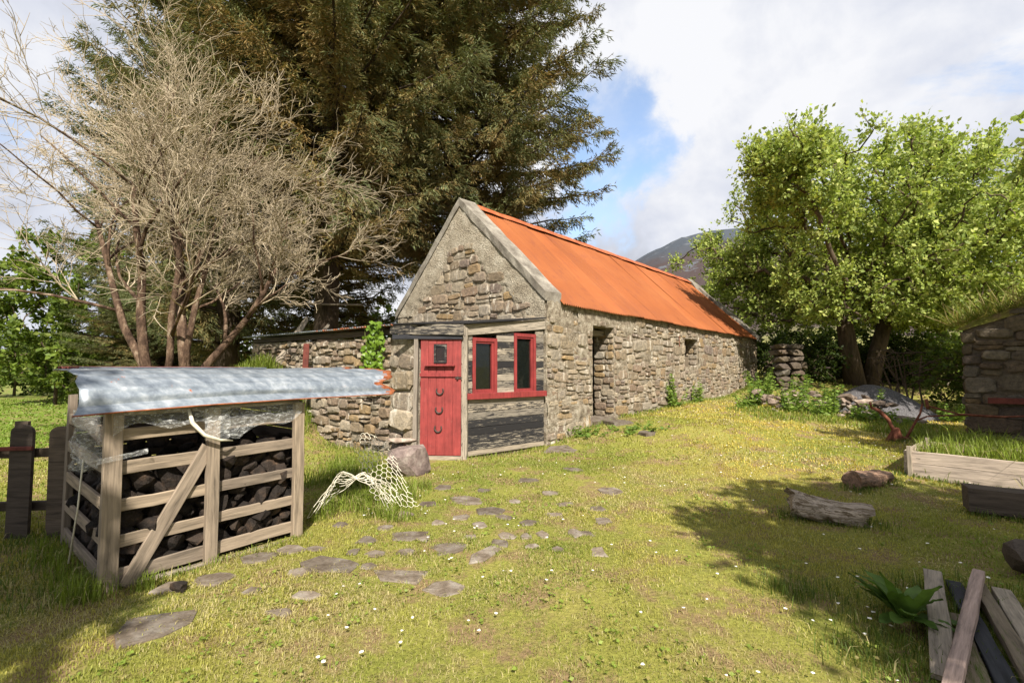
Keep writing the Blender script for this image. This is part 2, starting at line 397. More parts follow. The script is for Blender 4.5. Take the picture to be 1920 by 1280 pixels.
M['bark_red'] = surf('reddish_peeling_bark', [(.30, (.028, .017, .012)), (.45, (.08, .05, .034)), (.58, (.145, .095, .064)), (.68, (.28, .22, .16))], 7, 8, .9, .15, stretch=(1, 1, .4), bscale=22, bstr=1.0, bdist=.05, grain=.4)
M['twig'] = surf('dry_twigs', [(.3, (.27, .215, .145)), (.7, (.46, .39, .285))], 3, 4, .9, .1, bscale=25, bstr=.2)
M['foliage'] = leaf_mat('foliage', None, .42); M['needles'] = leaf_mat('needles', None, .16, rough=.6); M['grass'] = leaf_mat('grass_blades', None, .38, rough=.5)
M['ivy'] = leaf_mat('ivy_leaf', (.12, .20, .022), .3, rough=.35); M['dock'] = leaf_mat('dock_leaf', (.095, .165, .032), .34, rough=.55)
M['weed'] = leaf_mat('weed_leaf', (.085, .155, .024), .32)
M['petal'] = leaf_mat('daisy_petal', (.78, .77, .74), .2)
M['stemgreen'] = surf('green_stem', [(.3, (.09, .12, .03)), (.7, (.15, .17, .05))], 10, 3, .8, .2, bscale=40, bstr=0)
M['hill'] = None
def hill_mat():
    m, nt, b = new_mat('scree_mountain', 1.0, .05); g = N(nt, 'ShaderNodeNewGeometry'); v = g.outputs['Position']
    sp = N(nt, 'ShaderNodeSeparateXYZ'); nt.links.new(v, sp.inputs[0])
    n1 = noise(nt, v, .012, 7, .62); n2 = noise(nt, v, .035, 6, .65)
    h = mth(nt, 'ADD', sp.outputs[2], mth(nt, 'MULTIPLY', mth(nt, 'SUBTRACT', n1, .5), 160))
    c = mixc(nt, maprange(nt, h, 8, 40), (.20, .20, .07), (.060, .046, .045))
    c = mixc(nt, maprange(nt, h, 150, 215), c, (.06, .07, .085))
    c = mixc(nt, mth(nt, 'MULTIPLY', maprange(nt, n2, .56, .64), maprange(nt, h, 60, 130)), c, (.10, .11, .125))
    nt.links.new(c, b.inputs['Base Color']); bump(nt, b, n2, .6, 6); return m
M['hill'] = hill_mat()

# ------------------------------------------------------------------ terrain
def build_ground():
    def axis(lo, hi, step, far, g=1.25):
        a = list(np.arange(lo, hi+1e-6, step)); d = step
        x = hi
        while x < far: d *= g; x += d; a.append(x)
        d = step; x = lo; pre = []
        while x > -far: d *= g; x -= d; pre.append(x)
        return np.array(pre[::-1]+a)
    xs = axis(-13, 16, .22, 1200); ys = axis(-3, 21, .22, 1200)
    X, Y = np.meshgrid(xs, ys); Z = ground_z(X, Y)
    V = np.c_[X.ravel(), Y.ravel(), Z.ravel()]
    nx, ny = len(xs), len(ys); i = np.arange(nx-1)[None, :]+nx*np.arange(ny-1)[:, None]; i = i.ravel()
    o = fast_mesh('ground', V, np.c_[i, i+1, i+1+nx, i+nx], M['ground'], quads=True); o.data.shade_smooth()
    tag(o, kind='structure'); return o
GROUND = build_ground()

def build_mountain():
    az = np.linspace(-1.2, 1.25, 150); r = np.r_[np.linspace(230, 1000, 46), 1150, 1500]
    pk = np.interp(np.tan(az)*1.0, [-3, -.5, -.05, .12, .22, .30, .36, .42, .50, .62, .8, 1.1, 3], [.035, .03, .035, .11, .20, .245, .272, .288, .29, .27, .24, .20, .15])
    A, R = np.meshgrid(az, r); P = np.broadcast_to(pk, A.shape)
    X = R*np.sin(A); Y = R*np.cos(A)
    prof = np.where(R <= 1000, .12*sst(R, 230, 520)+.88*sst(R, 330, 1000), 1-.0006*(R-1000))
    Z = P*950*np.cos(A)*prof*(1+.07*(fbm(X, Y, .008, 21, 5)-.5)) + (fbm(X, Y, .02, 31, 5)-.5)*18*sst(R, 230, 420) + 2.4
    V = np.c_[X.ravel(), Y.ravel(), Z.ravel()]; nx = len(az); i = (np.arange(nx-1)[None, :]+nx*np.arange(len(r)-1)[:, None]).ravel()
    o = fast_mesh('mountain', V, np.c_[i, i+1, i+1+nx, i+nx], M['hill'], quads=True); o.data.shade_smooth(); tag(o, kind='structure')
build_mountain()

# ------------------------------------------------------------------ masonry
def stone_variant(seed):
    rg = np.random.default_rng(seed); v = []; f = []
    base = [(-.5, -.30), (-.34, -.5), (.34, -.5), (.5, -.30), (.5, .30), (.32, .5), (-.34, .5), (-.5, .28)]
    ring = [(x*(1+rg.uniform(-.10, .02))+rg.uniform(-.03, .03), y*(1+rg.uniform(-.12, .02))+rg.uniform(-.035, .035)) for x, y in base]
    tx, ty = rg.uniform(-.16, .16, 2)
    for (x, y) in ring: v.append((x, y, -.8))
    for (x, y) in ring: v.append((x*.99, y*.99, .55+rg.uniform(-.12, .12)))
    for (x, y) in ring: v.append((x*rg.uniform(.76, .88), y*rg.uniform(.72, .86), 1+x*tx*2+y*ty*2+rg.uniform(-.12, .12)))
    v.append((rg.uniform(-.1, .1), rg.uniform(-.1, .1), 1.05+rg.uniform(-.12, .15)))
    for a in (0, 8):
        for k in range(8): f.append((a+k, a+(k+1) % 8, a+8+(k+1) % 8, a+8+k))
    for k in range(8): f.append((16+k, 16+(k+1) % 8, 24))
    return np.array(v), f
STONES = [stone_variant(100+i) for i in range(14)]
STONE_ME = {}
def stone_me(i, mat):
    if (i, mat) not in STONE_ME:
        me = bpy.data.meshes.new('stone'); me.from_pydata(STONES[i][0].tolist(), [], STONES[i][1]); me.materials.append(M[mat]); STONE_ME[(i, mat)] = me
    return STONE_ME[(i, mat)]
def course_cells(a0, a1, z0f, z1f, hmin, hmax, aspect, holes=(), seed=1, gap=.008, split=.25):
    """irregular coursed rubble over [a0,a1] x [z0f(a), z1f(a)] -> list of (a,z,w,h)"""
    rg = random.Random(seed); cells = []; z = min(z0f(a0), z0f(a1), z0f((a0+a1)/2)); top = max(z1f(a0), z1f(a1), z1f((a0+a1)/2))
    while z < top:
        h = rg.uniform(hmin, hmax); a = a0+rg.uniform(-.15, 0)
        while a < a1:
            w = h*rg.uniform(*aspect); w = min(w, a1-a) if a1-a-w > .12 else a1-a
            c = a+w/2; zb = z+.06*math.sin(c*2.1+seed)+.035*math.sin(c*5.3+z*3)
            segs = [(zb, h)] if rg.random() > split else [(zb, h*.45), (zb+h*.47, h*.53)]
            for zz, hh in segs:
                zc = zz+hh/2
                if zc-hh*.3 < z0f(c)-.12 or zc+hh*.42 > z1f(c): continue
                lo, hi = max(a, a0), min(a+w, a1)
                for (h0, h1, hz0, hz1) in holes:
                    if zc > hz0-hh*.25 and zc < hz1+hh*.3:
                        if lo >= h0-.02 and hi <= h1+.02: hi = lo
                        elif lo < h0 < hi: hi = h0
                        elif lo < h1 < hi: lo = h1
                if hi-lo < .05: continue
                cells.append(((lo+hi)/2, zc, (hi-lo)-gap, hh-gap))
            a += w
        z += h
    return cells
def lay_stones(cells, origin, ax, nrm, parent, mat='stone', depth=(.025, .06), max_single=300, key=None, seed=2, name='stone', off=0.0):
    rg = random.Random(seed); ax = Vector(ax); nrm = Vector(nrm); up = Vector((0, 0, 1))
    order = sorted(cells, key=key) if key else cells
    rv, rf, rr = [], [], []; base = 0
    for i, (a, z, w, h) in enumerate(order):
        d = rg.uniform(*depth); k = rg.randrange(len(STONES)); roll = rg.uniform(-.10, .10)
        x = ax*math.cos(roll)+up*math.sin(roll); y = up*math.cos(roll)-ax*math.sin(roll)
        if rg.random() < .5: x = -x; y = -y
        p = Vector(origin)+ax*a+Vector((0, 0, z))+nrm*off
        Mx = basis(x*w, y*h, nrm*d, p)
        if i < max_single:
            o = bpy.data.objects.new(name, stone_me(k, mat)); o.matrix_basis = Mx; link(o, parent)
        else:
            V = STONES[k][0]; Mn = np.array(Mx)
            rv.append(V@Mn[:3, :3].T+Mn[:3, 3])
            rr.append(np.full(len(V), rg.random())); rf.extend([tuple(q+base for q in f) for f in STONES[k][1]]); base += len(V)
    if rv:
        o = mesh_obj('small_stones', np.concatenate(rv), rf, M['stone_attr'], parent); tag(o, kind='stuff')
        at = o.data.attributes.new('rnd', 'FLOAT', 'POINT'); at.data.foreach_set('value', np.concatenate(rr).astype(np.float32))

def mortar_skin(name, a0, a1, z0f, z1f, origin, ax, nrm, parent, holes=(), st=.05, lo=-.022, hi=.040, seed=5, mat='mortar', topbias=0.0):
    """uneven mortar face: buries some stones, leaves others proud"""
    na = int((a1-a0)/st); zl = min(z0f(a0), z0f(a1), z0f((a0+a1)/2))-.1; zh = max(z1f(a0), z1f(a1)); nz = int((zh-zl)/st)
    A = a0+(a1-a0)*np.arange(na+1)/na; Z = zl+(zh-zl)*np.arange(nz+1)/nz; AA, ZZ = np.meshgrid(A, Z, indexing='ij')
    T = np.array([z1f(a) for a in A])[:, None]; ZZ = np.minimum(ZZ, T)
    d = lo+(hi-lo)*sst(.62*fbm(AA, ZZ, 1.7, seed)+.38*fbm(AA, ZZ, 9, seed+7)+topbias*sst(ZZ-T, -.9, -.15)*(1-sst(AA, 3, 5)), .40, .78)+.010*(vn(AA, ZZ, 24, seed+2)-.5)
    P = np.array(origin)+AA[..., None]*np.array(ax)+ZZ[..., None]*np.array((0, 0, 1))+d[..., None]*np.array(nrm)
    V = P.reshape(-1, 3); f = []
    for i in range(na):
        for j in range(nz):
            ac = (A[i]+A[i+1])/2; zc = Z[j]+st/2
            if zc > T[i, 0]+st*.5 or any(h[0]-st*.2 < ac < h[1]+st*.2 and h[2] < zc < h[3]+st*.2 for h in holes): continue
            k = i*(nz+1)+j; f.append((k, k+1, k+nz+2, k+nz+1))
    return mesh_obj(name, V, f, M[mat], parent, True)

def board(name, p0, p1, width, thick, face, mat, parent=None, jit=.003, taper=0.0, segs=5, seed=None, chamfer=.004):
    """one plank from p0 to p1 (centre line), its broad face looking along `face`; grain runs along local x"""
    p0 = Vector(p0); p1 = Vector(p1); L = (p1-p0).length; x = (p1-p0).normalized(); z = Vector(face); z = (z-x*z.dot(x)).normalized(); y = z.cross(x)
    rg = random.Random(seed if seed is not None else hash((round(p0.x, 3), round(p0.y, 3), round(p0.z, 3), round(p1.z, 3))))
    v = []; f = []; c = min(chamfer, thick*.3, width*.2); w2, t2 = width/2, thick/2
    prof = [(-w2, -t2), (w2, -t2), (w2, t2-c), (w2-c, t2), (-w2+c, t2), (-w2, t2-c)]; n = len(prof)
    for i in range(segs+1):
        q = i/segs; k = 1-taper*q; dy = rg.uniform(-jit, jit); dz = rg.uniform(-jit, jit)*.7
        for (a, b) in prof: v.append((-L/2+L*q+(rg.uniform(-jit, jit)*1.5 if i in (0, segs) else 0), a*k+dy+rg.uniform(-jit, jit)*.5, b+dz))
    for i in range(segs):
        for j in range(n): f.append((i*n+j, i*n+(j+1) % n, (i+1)*n+(j+1) % n, (i+1)*n+j))
    f.append(tuple(range(n))[::-1]); f.append(tuple(segs*n+j for j in range(n)))
    me = bpy.data.meshes.new(name); me.from_pydata(v, [], f); me.materials.append(M[mat]); me.update()
    o = bpy.data.objects.new(name, me); o.matrix_basis = basis(x, y, z, (p0+p1)/2)
    return link(o, parent)

# ------------------------------------------------------------------ the long byre
byre = thing('byre', HP(HL/2, HW/2, .3), 'long rubble stone byre with orange corrugated roof and concrete gable coping', 'building')
nE1 = Vector((E1[0], E1[1], 0)); nE2 = Vector((E2[0], E2[1], 0)); UP = Vector((0, 0, 1))
DOOR = (1.62, 2.52, .2, 2.46); WIN = (6.46, 7.42, 1.55, 2.40); TH = .55
def hbox(mb, s0, s1, w0, w1, z00, z10, z01=None, z11=None):
    """box in the house frame; tops may differ between s0 and s1"""
    z01 = z00 if z01 is None else z01; z11 = z10 if z11 is None else z11
    return mb.hexa([HP(s0, w1, z00), HP(s0, w0, z00), HP(s1, w0, z01), HP(s1, w1, z01), HP(s0, w1, z10), HP(s0, w0, z10), HP(s1, w0, z11), HP(s1, w1, z11)])
def build_byre():
    mb = MB(); e = lambda s: eave(s)-.03
    g0 = .42; g1 = HL-.42
    xs = [g0, DOOR[0], DOOR[1], WIN[0], WIN[1], g1]
    hbox(mb, xs[0], xs[1], 0, TH, -.4, e(xs[0]), None, e(xs[1]))
    hbox(mb, xs[1], xs[2], 0, TH, DOOR[3], e(xs[1]), None, e(xs[2]))
    hbox(mb, xs[2], xs[3], 0, TH, -.4, e(xs[2]), None, e(xs[3]))
    hbox(mb, xs[3], xs[4], 0, TH, -.4, WIN[2]); hbox(mb, xs[3], xs[4], 0, TH, WIN[3], e(xs[3]), None, e(xs[4]))
    hbox(mb, xs[4], xs[5], 0, TH, -.4, e(xs[4]), None, e(xs[5]))
    side = mb.build('side_wall', M['mortar'], byre)
    base = lambda s: gz(*HP(s, 0, 0)[:2])
    holes = [DOOR, WIN, (.86, 1.06, 2.58, 2.70), (4.44, 4.60, 2.46, 2.60)]
    cells = course_cells(0.02, HL-.02, lambda s: base(s)-.05, lambda s: eave(s)-.06, .11, .33, (.85, 2.4), holes, 4, .016, .36)
    lay_stones(cells, HP(0, 0, 0), nE1, -nE2, side, depth=(.008, .050), max_single=215, key=lambda c: c[0]*1.0-c[2]*c[3]*14, seed=7)
    mortar_skin('mortar_face', .0, HL, base, lambda s: eave(s)-.05, HP(0, 0, 0), nE1, -nE2, side, holes, topbias=.22)
    # far jambs of doorway and window, faces towards the near gable
    for (s1, z0, z1, nm) in ((DOOR[1], .42, DOOR[3], 3), (WIN[1], WIN[2], WIN[3], 4)):
        cj = course_cells(0, TH, lambda a: z0, lambda a: z1, .09, .19, (1.2, 2.4), (), 31+nm, .012, .1)
        lay_stones(cj, HP(s1, 0, 0), nE2, -nE1, side, depth=(.015, .05), seed=8+nm)
    # pale lintels
    o = board('door_lintel', HP(DOOR[0]-.16, .10, DOOR[3]+.06), HP(DOOR[1]+.30, .10, DOOR[3]+.08), .22, .10, UP, 'grey_wood', byre)
    o = board('window_lintel', HP(WIN[0]-.15, .10, WIN[3]+.05), HP(WIN[1]+.22, .10, WIN[3]+.05), .22, .09, UP, 'grey_wood', byre)
    board('inner_lintel', HP(DOOR[0], .36, DOOR[3]-.12), HP(DOOR[1], .36, DOOR[3]-.12), .2, .12, UP, 'grey_wood', byre)
    board('window_board', HP(WIN[0]+.03, .30, WIN[2]+.17), HP(WIN[1]-.05, .30, WIN[2]+.17), .34, .04, -nE2, 'mossy_wood', byre)
    MB().add([HP(DOOR[0]-.05, -.12, .1), HP(DOOR[1]+.1, -.12, .1), HP(DOOR[1]+.1, .5, .1), HP(DOOR[0]-.05, .5, .1), HP(DOOR[0]-.05, -.12, .37), HP(DOOR[1]+.1, -.12, .39), HP(DOOR[1]+.1, .5, .40), HP(DOOR[0]-.05, .5, .39)], [(4, 5, 6, 7), (0, 1, 5, 4), (1, 2, 6, 5), (2, 3, 7, 6), (3, 0, 4, 7)]).build('doorstep', M['flag'], byre)
    # back wall
    hbox(MB(), g0, g1, HW-TH, HW, -.4, e(g0), None, e(g1)).build('back_wall', M['mortar'], byre)
    # gables
    def gable(s0, s1, name, zt, ze):
        prof = [(-.0, -.4), (HW, -.4), (HW, ze), (HW/2, zt), (0, ze)]
        v = [HP(s0, w, z) for w, z in prof]+[HP(s1, w, z) for w, z in prof]; n = 5
        return MB().add(v, [(0, 1, 2, 3, 4), (9, 8, 7, 6, 5)]+[(k, k+5, (k+1) % 5+5, (k+1) % 5) for k in range(5)]).build(name, M['mortar'], byre)
    gw = gable(0, .42, 'gable_wall', HA-.02, HE-.03); gable(HL-.42, HL, 'far_gable_wall', ridge(HL)-.02, eave(HL)-.03)
    inner = lambda w, z: abs(w-HW/2+.05)/1.0 < (4.62-z)*1.12+.10*math.sin(z*9)+.07*math.sin(w*7)
    cg = course_cells(.05, HW-.05, lambda a: 2.2, lambda a: 5.2, .11, .30, (.9, 2.5), (), 17, .014, .38)
    cg = [c for c in cg if inner(c[0], c[1]) and abs(c[0]-HW/2) < (HA-.4-c[1])*1.02-c[2]*.4]
    lay_stones(cg, HP(0, 0, 0), nE2, -nE1, gw, depth=(.010, .055), seed=12)
    mortar_skin('mortar_face', .02, HW-.02, lambda a: 2.3, lambda a: HE-.06+(HW/2-abs(a-HW/2))*(HA-HE)/(HW/2), HP(0, 0, 0), nE2, -nE1, gw, seed=19, hi=.034)
    # quoins and big blocks on the near corner
    # roughcast left on the upper gable, ragged inner edge
    st = .035; na = int(HW/st); nz = int(3.2/st); W_, Z_ = np.meshgrid(np.arange(na+1)*HW/na, 2.25+np.arange(nz+1)*st, indexing='ij')
    lim = HE+(HW/2-np.abs(W_-HW/2))*(HA-HE)/(HW/2)-.05; Zc = np.minimum(Z_, lim)
    dist = (4.56-Zc)*1.06+.75*(fbm(W_, Zc, 1.6, 51)-.5)+.28*(vn(W_, Zc, 7, 55)-.5)-np.abs(W_-HW/2+.05)
    off = -.004+.036*sst(-dist, -.05, .16)+.016*(fbm(W_, Zc, 12, 41)-.5)*2
    V = np.array([HP(-float(o), float(w), float(z)) for o, w, z in zip(off.ravel(), W_.ravel(), Zc.ravel())]); f = []
    bad = (dist > .10) | (Z_ > lim+st) | ((Zc < 2.85) & (fbm(W_, Zc, 2.6, 61) > .47))
    for a in range(na):
        for c in range(nz):
            if bad[a, c] or bad[a+1, c+1] or bad[a, c+1] or bad[a+1, c]: continue
            k = a*(nz+1)+c; f.append((k, k+1, k+nz+2, k+nz+1))
    mesh_obj('roughcast', V, f, M['roughcast'], gw, True)
    # copings
    def coping(s0, s1, zt, ze, left, name, mat, over=.16, th=.13, rag=.012):
        n = 12; v = []; f = []; run = HW/2+over; rise = (zt-ze)*(run/(HW/2))
        for i in range(n+1):
            q = i/n; w = HW/2-run*q if not left else HW/2+run*q; z = zt-rise*q+.03
            for (s, dz) in ((s0, -.05), (s1, -.05), (s1, th), (s0, th)):
                v.append(HP(s+U(-rag, rag), w, z+dz+U(-rag, rag)+(.02 if dz > 0 else 0)))
        for i in range(n):
            for k in range(4): f.append((i*4+k, i*4+(k+1) % 4, (i+1)*4+(k+1) % 4, (i+1)*4+k))
        f.append((3, 2, 1, 0)); f.append((n*4, n*4+1, n*4+2, n*4+3))
        MB().add(v, f).build(name, M[mat], byre)
    for lf in (False, True):
        coping(-.06, .45, HA-.05, HE-.02, lf, 'gable_coping', 'concrete', over=.04)
        coping(HL-.42, HL+.05, ridge(HL), eave(HL), lf, 'far_coping', 'concrete', th=.12, rag=.03)
    # corrugated roof: every sheet a part
    def sheet(s0, s1, back, nm, lap):
        pitch = .076; per = 6; ncol = max(2, int(round((s1-s0)/pitch*per))); rows = 6; v = []; f = []; ph = U(0, 6)
        for i in range(ncol+1):
            s = s0+(s1-s0)*i/ncol; wv = .020*math.cos(2*math.pi*s/pitch)
            for j in range(rows+1):
                q = j/rows; w = HW/2-.01-(HW/2+.13)*q
                z = ridge(s)-.02+(eave(s)-ridge(s))*((HW/2-w)/(HW/2))+.055+lap+.012*math.sin(s*1.3+q*2)+.008*math.sin(q*5+ph)
                v.append(HP(s, HW-w if back else w, z+wv))
        for i in range(ncol):
            for j in range(rows):
                a = i*(rows+1)+j; f.append((a, a+1, a+rows+2, a+rows+1) if not back else (a, a+rows+1, a+rows+2, a+1))
        o = mesh_obj('roof_sheet', v, f, M['roof'], nm, True)
    rf = MB()
    for q in (.12, .5, .88):   # purlins carry the sheets
        w = HW/2*(1-q); z0 = ridge(.4)+(eave(.4)-ridge(.4))*q-.06; z1 = ridge(HL)+(eave(HL)-ridge(HL))*q-.06
        for ww in (w, HW-w): rf.tube([HP(.4, ww, z0), HP(HL-.4, ww, z1)], .035, 4)
    roof = rf.build('roof', M['old_wood'], byre)
    ns = 15; ds = (HL-.80)/ns
    for b in (False, True):
        for k in range(ns): sheet(.41+k*ds, .41+(k+1)*ds+.05, b, roof, .012*(k % 2))
    # ridge capping
    v = []; f = []; n = 40; prof = [(-.20, -.155), (-.05, -.02), (0, .025), (.05, -.02), (.20, -.155)]
    for i in range(n+1):
        s = .40+(HL-.72)*i/n
        for (dw, dz) in prof: v.append(HP(s, HW/2+dw, ridge(s)+.085+dz+.008*math.sin(i*1.7)))
    for i in range(n):
        for k in range(4): a = i*5+k; f.append((a, a+1, a+6, a+5))
    MB().add(v, f).build('ridge_cap', M['ridge'], byre)
    # thin rusted hook hanging on the wall by the window
    MB().tube([HP(6.0, -.05, 2.45), HP(6.0, -.06, 2.15)], .012, 5).build('iron_hook', M['plough'], byre)
build_byre()

# ------------------------------------------------------------------ lean-to porch against the gable
PL = Vector((-.77, 8.20, 0)); PR = Vector((.615, 9.335, 0)); PD = (PR-PL).normalized(); PLEN = (PR-PL).length; PN = Vector((PD.y, -PD.x, 0))
DA = Vector((-.84, 8.10, 0)); DB = Vector((-1.60, 8.17, 0)); DD = (DB-DA).normalized(); DN = Vector((DD.y, -DD.x, 0))*-1
if DN.y > 0: DN = -DN
WA = Vector((-1.66, 8.20, 0)); WD = Vector((-.8, .6, 0)); WN = Vector((-.6, -.8, 0)); WLEN = 5.9
lean = thing('lean_to', (-1.6, 9.2, 0), 'tarred board and stone lean-to porch with red door against the gable', 'shed')
def build_leanto():
    # boarded side
    def pp(k, z, out=0): return PL+PD*k+PN*out+Vector((0, 0, z))
    MB().hexa([pp(0, -.05, -.05), pp(PLEN, -.05, -.05), pp(PLEN, -.05, -.02), pp(0, -.05, -.02), pp(0, 1.0, -.05), pp(PLEN, 1.0, -.05), pp(PLEN, 1.0, -.02), pp(0, 1.0, -.02)]).build('lower_backing', M['old_wood'], lean)
    z = .02; i = 0
    mats = ['grey_wood', 'tar_board', 'tar_board', 'tar_board_dark', 'tar_board', 'tar_board', 'pale_board', 'pale_board']
    hs = [.09, .13, .13, .125, .13, .13, .12, .11]
    for h, mt in zip(hs, mats):
        board('board', pp(.02, z+h/2, .004+.004*(i % 2)), pp(PLEN-.01, z+h/2+.01, .004), h-.006, .022, PN, mt, lean, jit=.002); z += h; i += 1
    W1 = (.10, .63, 1.08, 2.05); W2 = (1.03, 1.57, 1.07, 2.17)
    z = 1.05; i = 0
    while z < 2.36:
        h = .118
        spans = [(.02, .10), (.63, 1.03), (1.57, PLEN-.01)]
        if z > 2.0: spans = [(.02, 1.03), (1.57, PLEN-.01)]
        if z > 2.13: spans = [(.02, PLEN-.01)]
        for a, b in spans:
            top = 2.25+.22*((a+b)/2/PLEN)
            if z+h*.5 > top: continue
            board('board', pp(a+.002, z+h/2, .004), pp(b-.002, z+h/2+.006, .004), h-.005, .022, PN, ['tar_board', 'pale_board', 'tar_board', 'tar_board_dark', 'tar_board', 'pale_board'][(i*5+int(a*3)) % 6], lean, jit=.002)
        z += h; i += 1
    board('sill', pp(-.04, 1.035, .045), pp(PLEN+.0, 1.035, .045), .105, .09, PN, 'red_trim', lean, jit=.002)
    for (a, b, z0, z1) in (W1, W2):
        fw = .062; m = MB()
        def bar(k0, k1, za, zb, out=.03, th=.05):
            m.hexa([pp(k0, za, out-th), pp(k1, za, out-th), pp(k1, za, out), pp(k0, za, out), pp(k0, zb, out-th), pp(k1, zb, out-th), pp(k1, zb, out), pp(k0, zb, out)])
        bar(a, a+fw, z0, z1); bar(b-fw, b, z0, z1); bar(a+fw, b-fw, z1-fw, z1); bar(a+fw, b-fw, z0, z0+.03)
        win = m.build('window', M['red_trim'], lean)
        m = MB(); c = .05
        def bar2(k0, k1, za, zb): bar(k0, k1, za, zb, .012, .04)
        bar2(a+fw, a+fw+.012, z0+.03, z1-fw); bar2(b-fw-c, b-fw, z0+.03, z1-fw); bar2(a+fw+.012, b-fw-c, z1-fw-.035, z1-fw); bar2(a+fw+.012, b-fw-c, z0+.03, z0+.07)
        m.build('casement', M['red_trim'], win)
        MB().hexa([pp(a+fw, z0+.04, -.030), pp(b-fw-.02, z0+.04, -.030), pp(b-fw-.02, z0+.04, -.026), pp(a+fw, z0+.04, -.026), pp(a+fw, z1-fw, -.030), pp(b-fw-.02, z1-fw, -.030), pp(b-fw-.02, z1-fw, -.026), pp(a+fw, z1-fw, -.026)]).build('pane', M['glass'], win)
    # posts
    board('door_post', PL+Vector((-.035, -.035, -.03)), PL+Vector((-.035, -.035, 2.2)), .10, .09, DN, 'pale_board', lean, jit=.004)
    board('door_post', DB+Vector((-.045, .0, .0)), DB+Vector((-.035, .0, 2.1)), .07, .08, DN, 'grey_wood', lean, jit=.004)
    # fascia
    board('fascia', pp(-.10, 2.165, .03), pp(PLEN+.01, 2.375, .03), .19, .028, PN, 'pale_board', lean)
    f0 = DA+Vector((.03, -.02, 2.165))+DN*.05; f1 = DB+DD*.14+Vector((0, 0, 2.18))+DN*.05
    board('fascia', f0, f1, .18, .028, DN, 'tar_board', lean)
    f2 = f1+Vector((-.40, .28, .03)); board('fascia', f1+Vector((-.002, .002, 0)), f2, .18, .028, WN, 'tar_board', lean)
    board('door_head', DA+DN*.02+Vector((0, 0, 2.045)), DB+DD*.45+DN*.02+Vector((0, 0, 2.05)), .075, .05, DN, 'black_plank', lean)
    # dutch door
    dw = (DB-DA).length-.06
    def dp(k, z, out=0): return DA+DD*(.02+k)+DN*out+Vector((0, 0, z))
    def dbox(m, k0, k1, z0, z1, o0, o1): return m.hexa([dp(k1, z0, o0), dp(k0, z0, o0), dp(k0, z0, o1), dp(k1, z0, o1), dp(k1, z1, o0), dp(k0, z1, o0), dp(k0, z1, o1), dp(k1, z1, o1)])
    low = dbox(MB(), 0, dw, .055, 1.40, -.02, -.005).build('lower_door', M['red'], lean)
    upd = dbox(MB(), 0, dw, 1.41, 2.03, -.02, -.005).build('upper_door', M['red'], lean)
    npk = 5
    for k in range(npk):
        a = k*dw/npk+.004; b = (k+1)*dw/npk-.004; o = .010+U(-.003, .003)
        dbox(MB(), a, b, .06+U(-.004, .004), 1.395, -.005, o).build('plank', M['red'], low)
        if k in (0, npk-1, 1, 3) or True:
            if k in (1, 2, 3): 
                dbox(MB(), a, b, 1.415, 1.60, -.005, o).build('plank', M['red'], upd); dbox(MB(), a, b, 1.93, 2.025, -.005, o).build('plank', M['red'], upd)
                if k == 1: dbox(MB(), a, .245, 1.602, 1.928, -.005, o).build('plank', M['red'], upd)
                if k == 3: dbox(MB(), .475, b, 1.602, 1.928, -.005, o).build('plank', M['red'], upd)
            else: dbox(MB(), a, b, 1.415, 2.025, -.005, o).build('plank', M['red'], upd)
    dbox(MB(), -.005, dw+.005, 1.375, 1.435, .014, .035).build('rail', M['red_trim'], upd)
    dbox(MB(), .10, .62, 1.555, 1.575, .014, .085).build('shelf', M['red_trim'], upd)
    m = MB(); k0, k1, z0, z1 = .25, .47, 1.605, 1.925; t = .035
    for (a, b, c, d) in ((k0, k0+t, z0, z1), (k1-t, k1, z0, z1), (k0+t, k1-t, z1-t, z1), (k0+t, k1-t, z0, z0+t)): dbox(m, a, b, c, d, -.012, .026)
    m.build('peep_window', M['tar_board_dark'], upd)
    dbox(MB(), k0+t, k1-t, z0+t, z1-t, -.004, .004).build('pane', M['glass'], upd)
    dbox(MB(), -.03, dw+.05, -.04, .045, -.03, .03).build('threshold', M['grey_wood'], lean)
    m = MB(); dbox(m, -.02, .10, 1.345, 1.365, .014, .03); dbox(m, .04, .07, 1.33, 1.38, .03, .045); m.build('latch', M['iron'], low)
    for z, kx in ((1.13, .36), (.815, .37), (.50, .385)):
        pts = []
        for i in range(15):
            q = math.pi*(-.12+1.24*i/14)+math.pi; pts.append(dp(kx+.062*math.cos(q)*(1-.12*(abs(i-7) > 5)), z+.075*math.sin(q)+.02, .026))
        MB().tube(pts, [.010]+[.013]*13+[.010], 6).build('horseshoe', M['iron'], low)
    # stone wall of the lean-to
    def wp(k, z, d=0): return WA+WD*k-WN*d+Vector((0, 0, z))
    mb = MB().hexa([wp(WLEN, -.4, .5), wp(WLEN, -.4), wp(0, -.4), wp(0, -.4, .5), wp(WLEN, 2.12, .5), wp(WLEN, 2.12), wp(0, 2.05), wp(0, 2.05, .5)])
    sw = mb.build('stone_wall', M['mortar'], lean)
    c1 = course_cells(.0, .62, lambda a: -.05, lambda a: 2.04, .22, .42, (1.0, 2.2), (), 3, .02, .12)
    c2 = course_cells(.62, WLEN, lambda a: gz(*wp(a, 0)[:2])-.05, lambda a: 2.1, .11, .28, (1.0, 2.4), (), 9, .02, .22)
    lay_stones(c1+c2, WA, WD, WN, sw, depth=(.03, .10), seed=21)
    ce = course_cells(.0, .42, lambda a: .0, lambda a: 2.04, .2, .36, (1., 2.), (), 5, .02, .1)
    # roof: corrugated sheets over the stone part, felted boards over the porch
    rb = MB().add([PL+PN*.08+Vector((0, -.06, 2.275)), PR+PN*.08+Vector((0, 0, 2.485)), HP(-.075, HW, 2.53), WA+WD*.6+WN*.16+Vector((0, 0, 2.275)), DB+DN*.12+Vector((-.05, 0, 2.265))], [(0, 1, 2, 3, 4)])
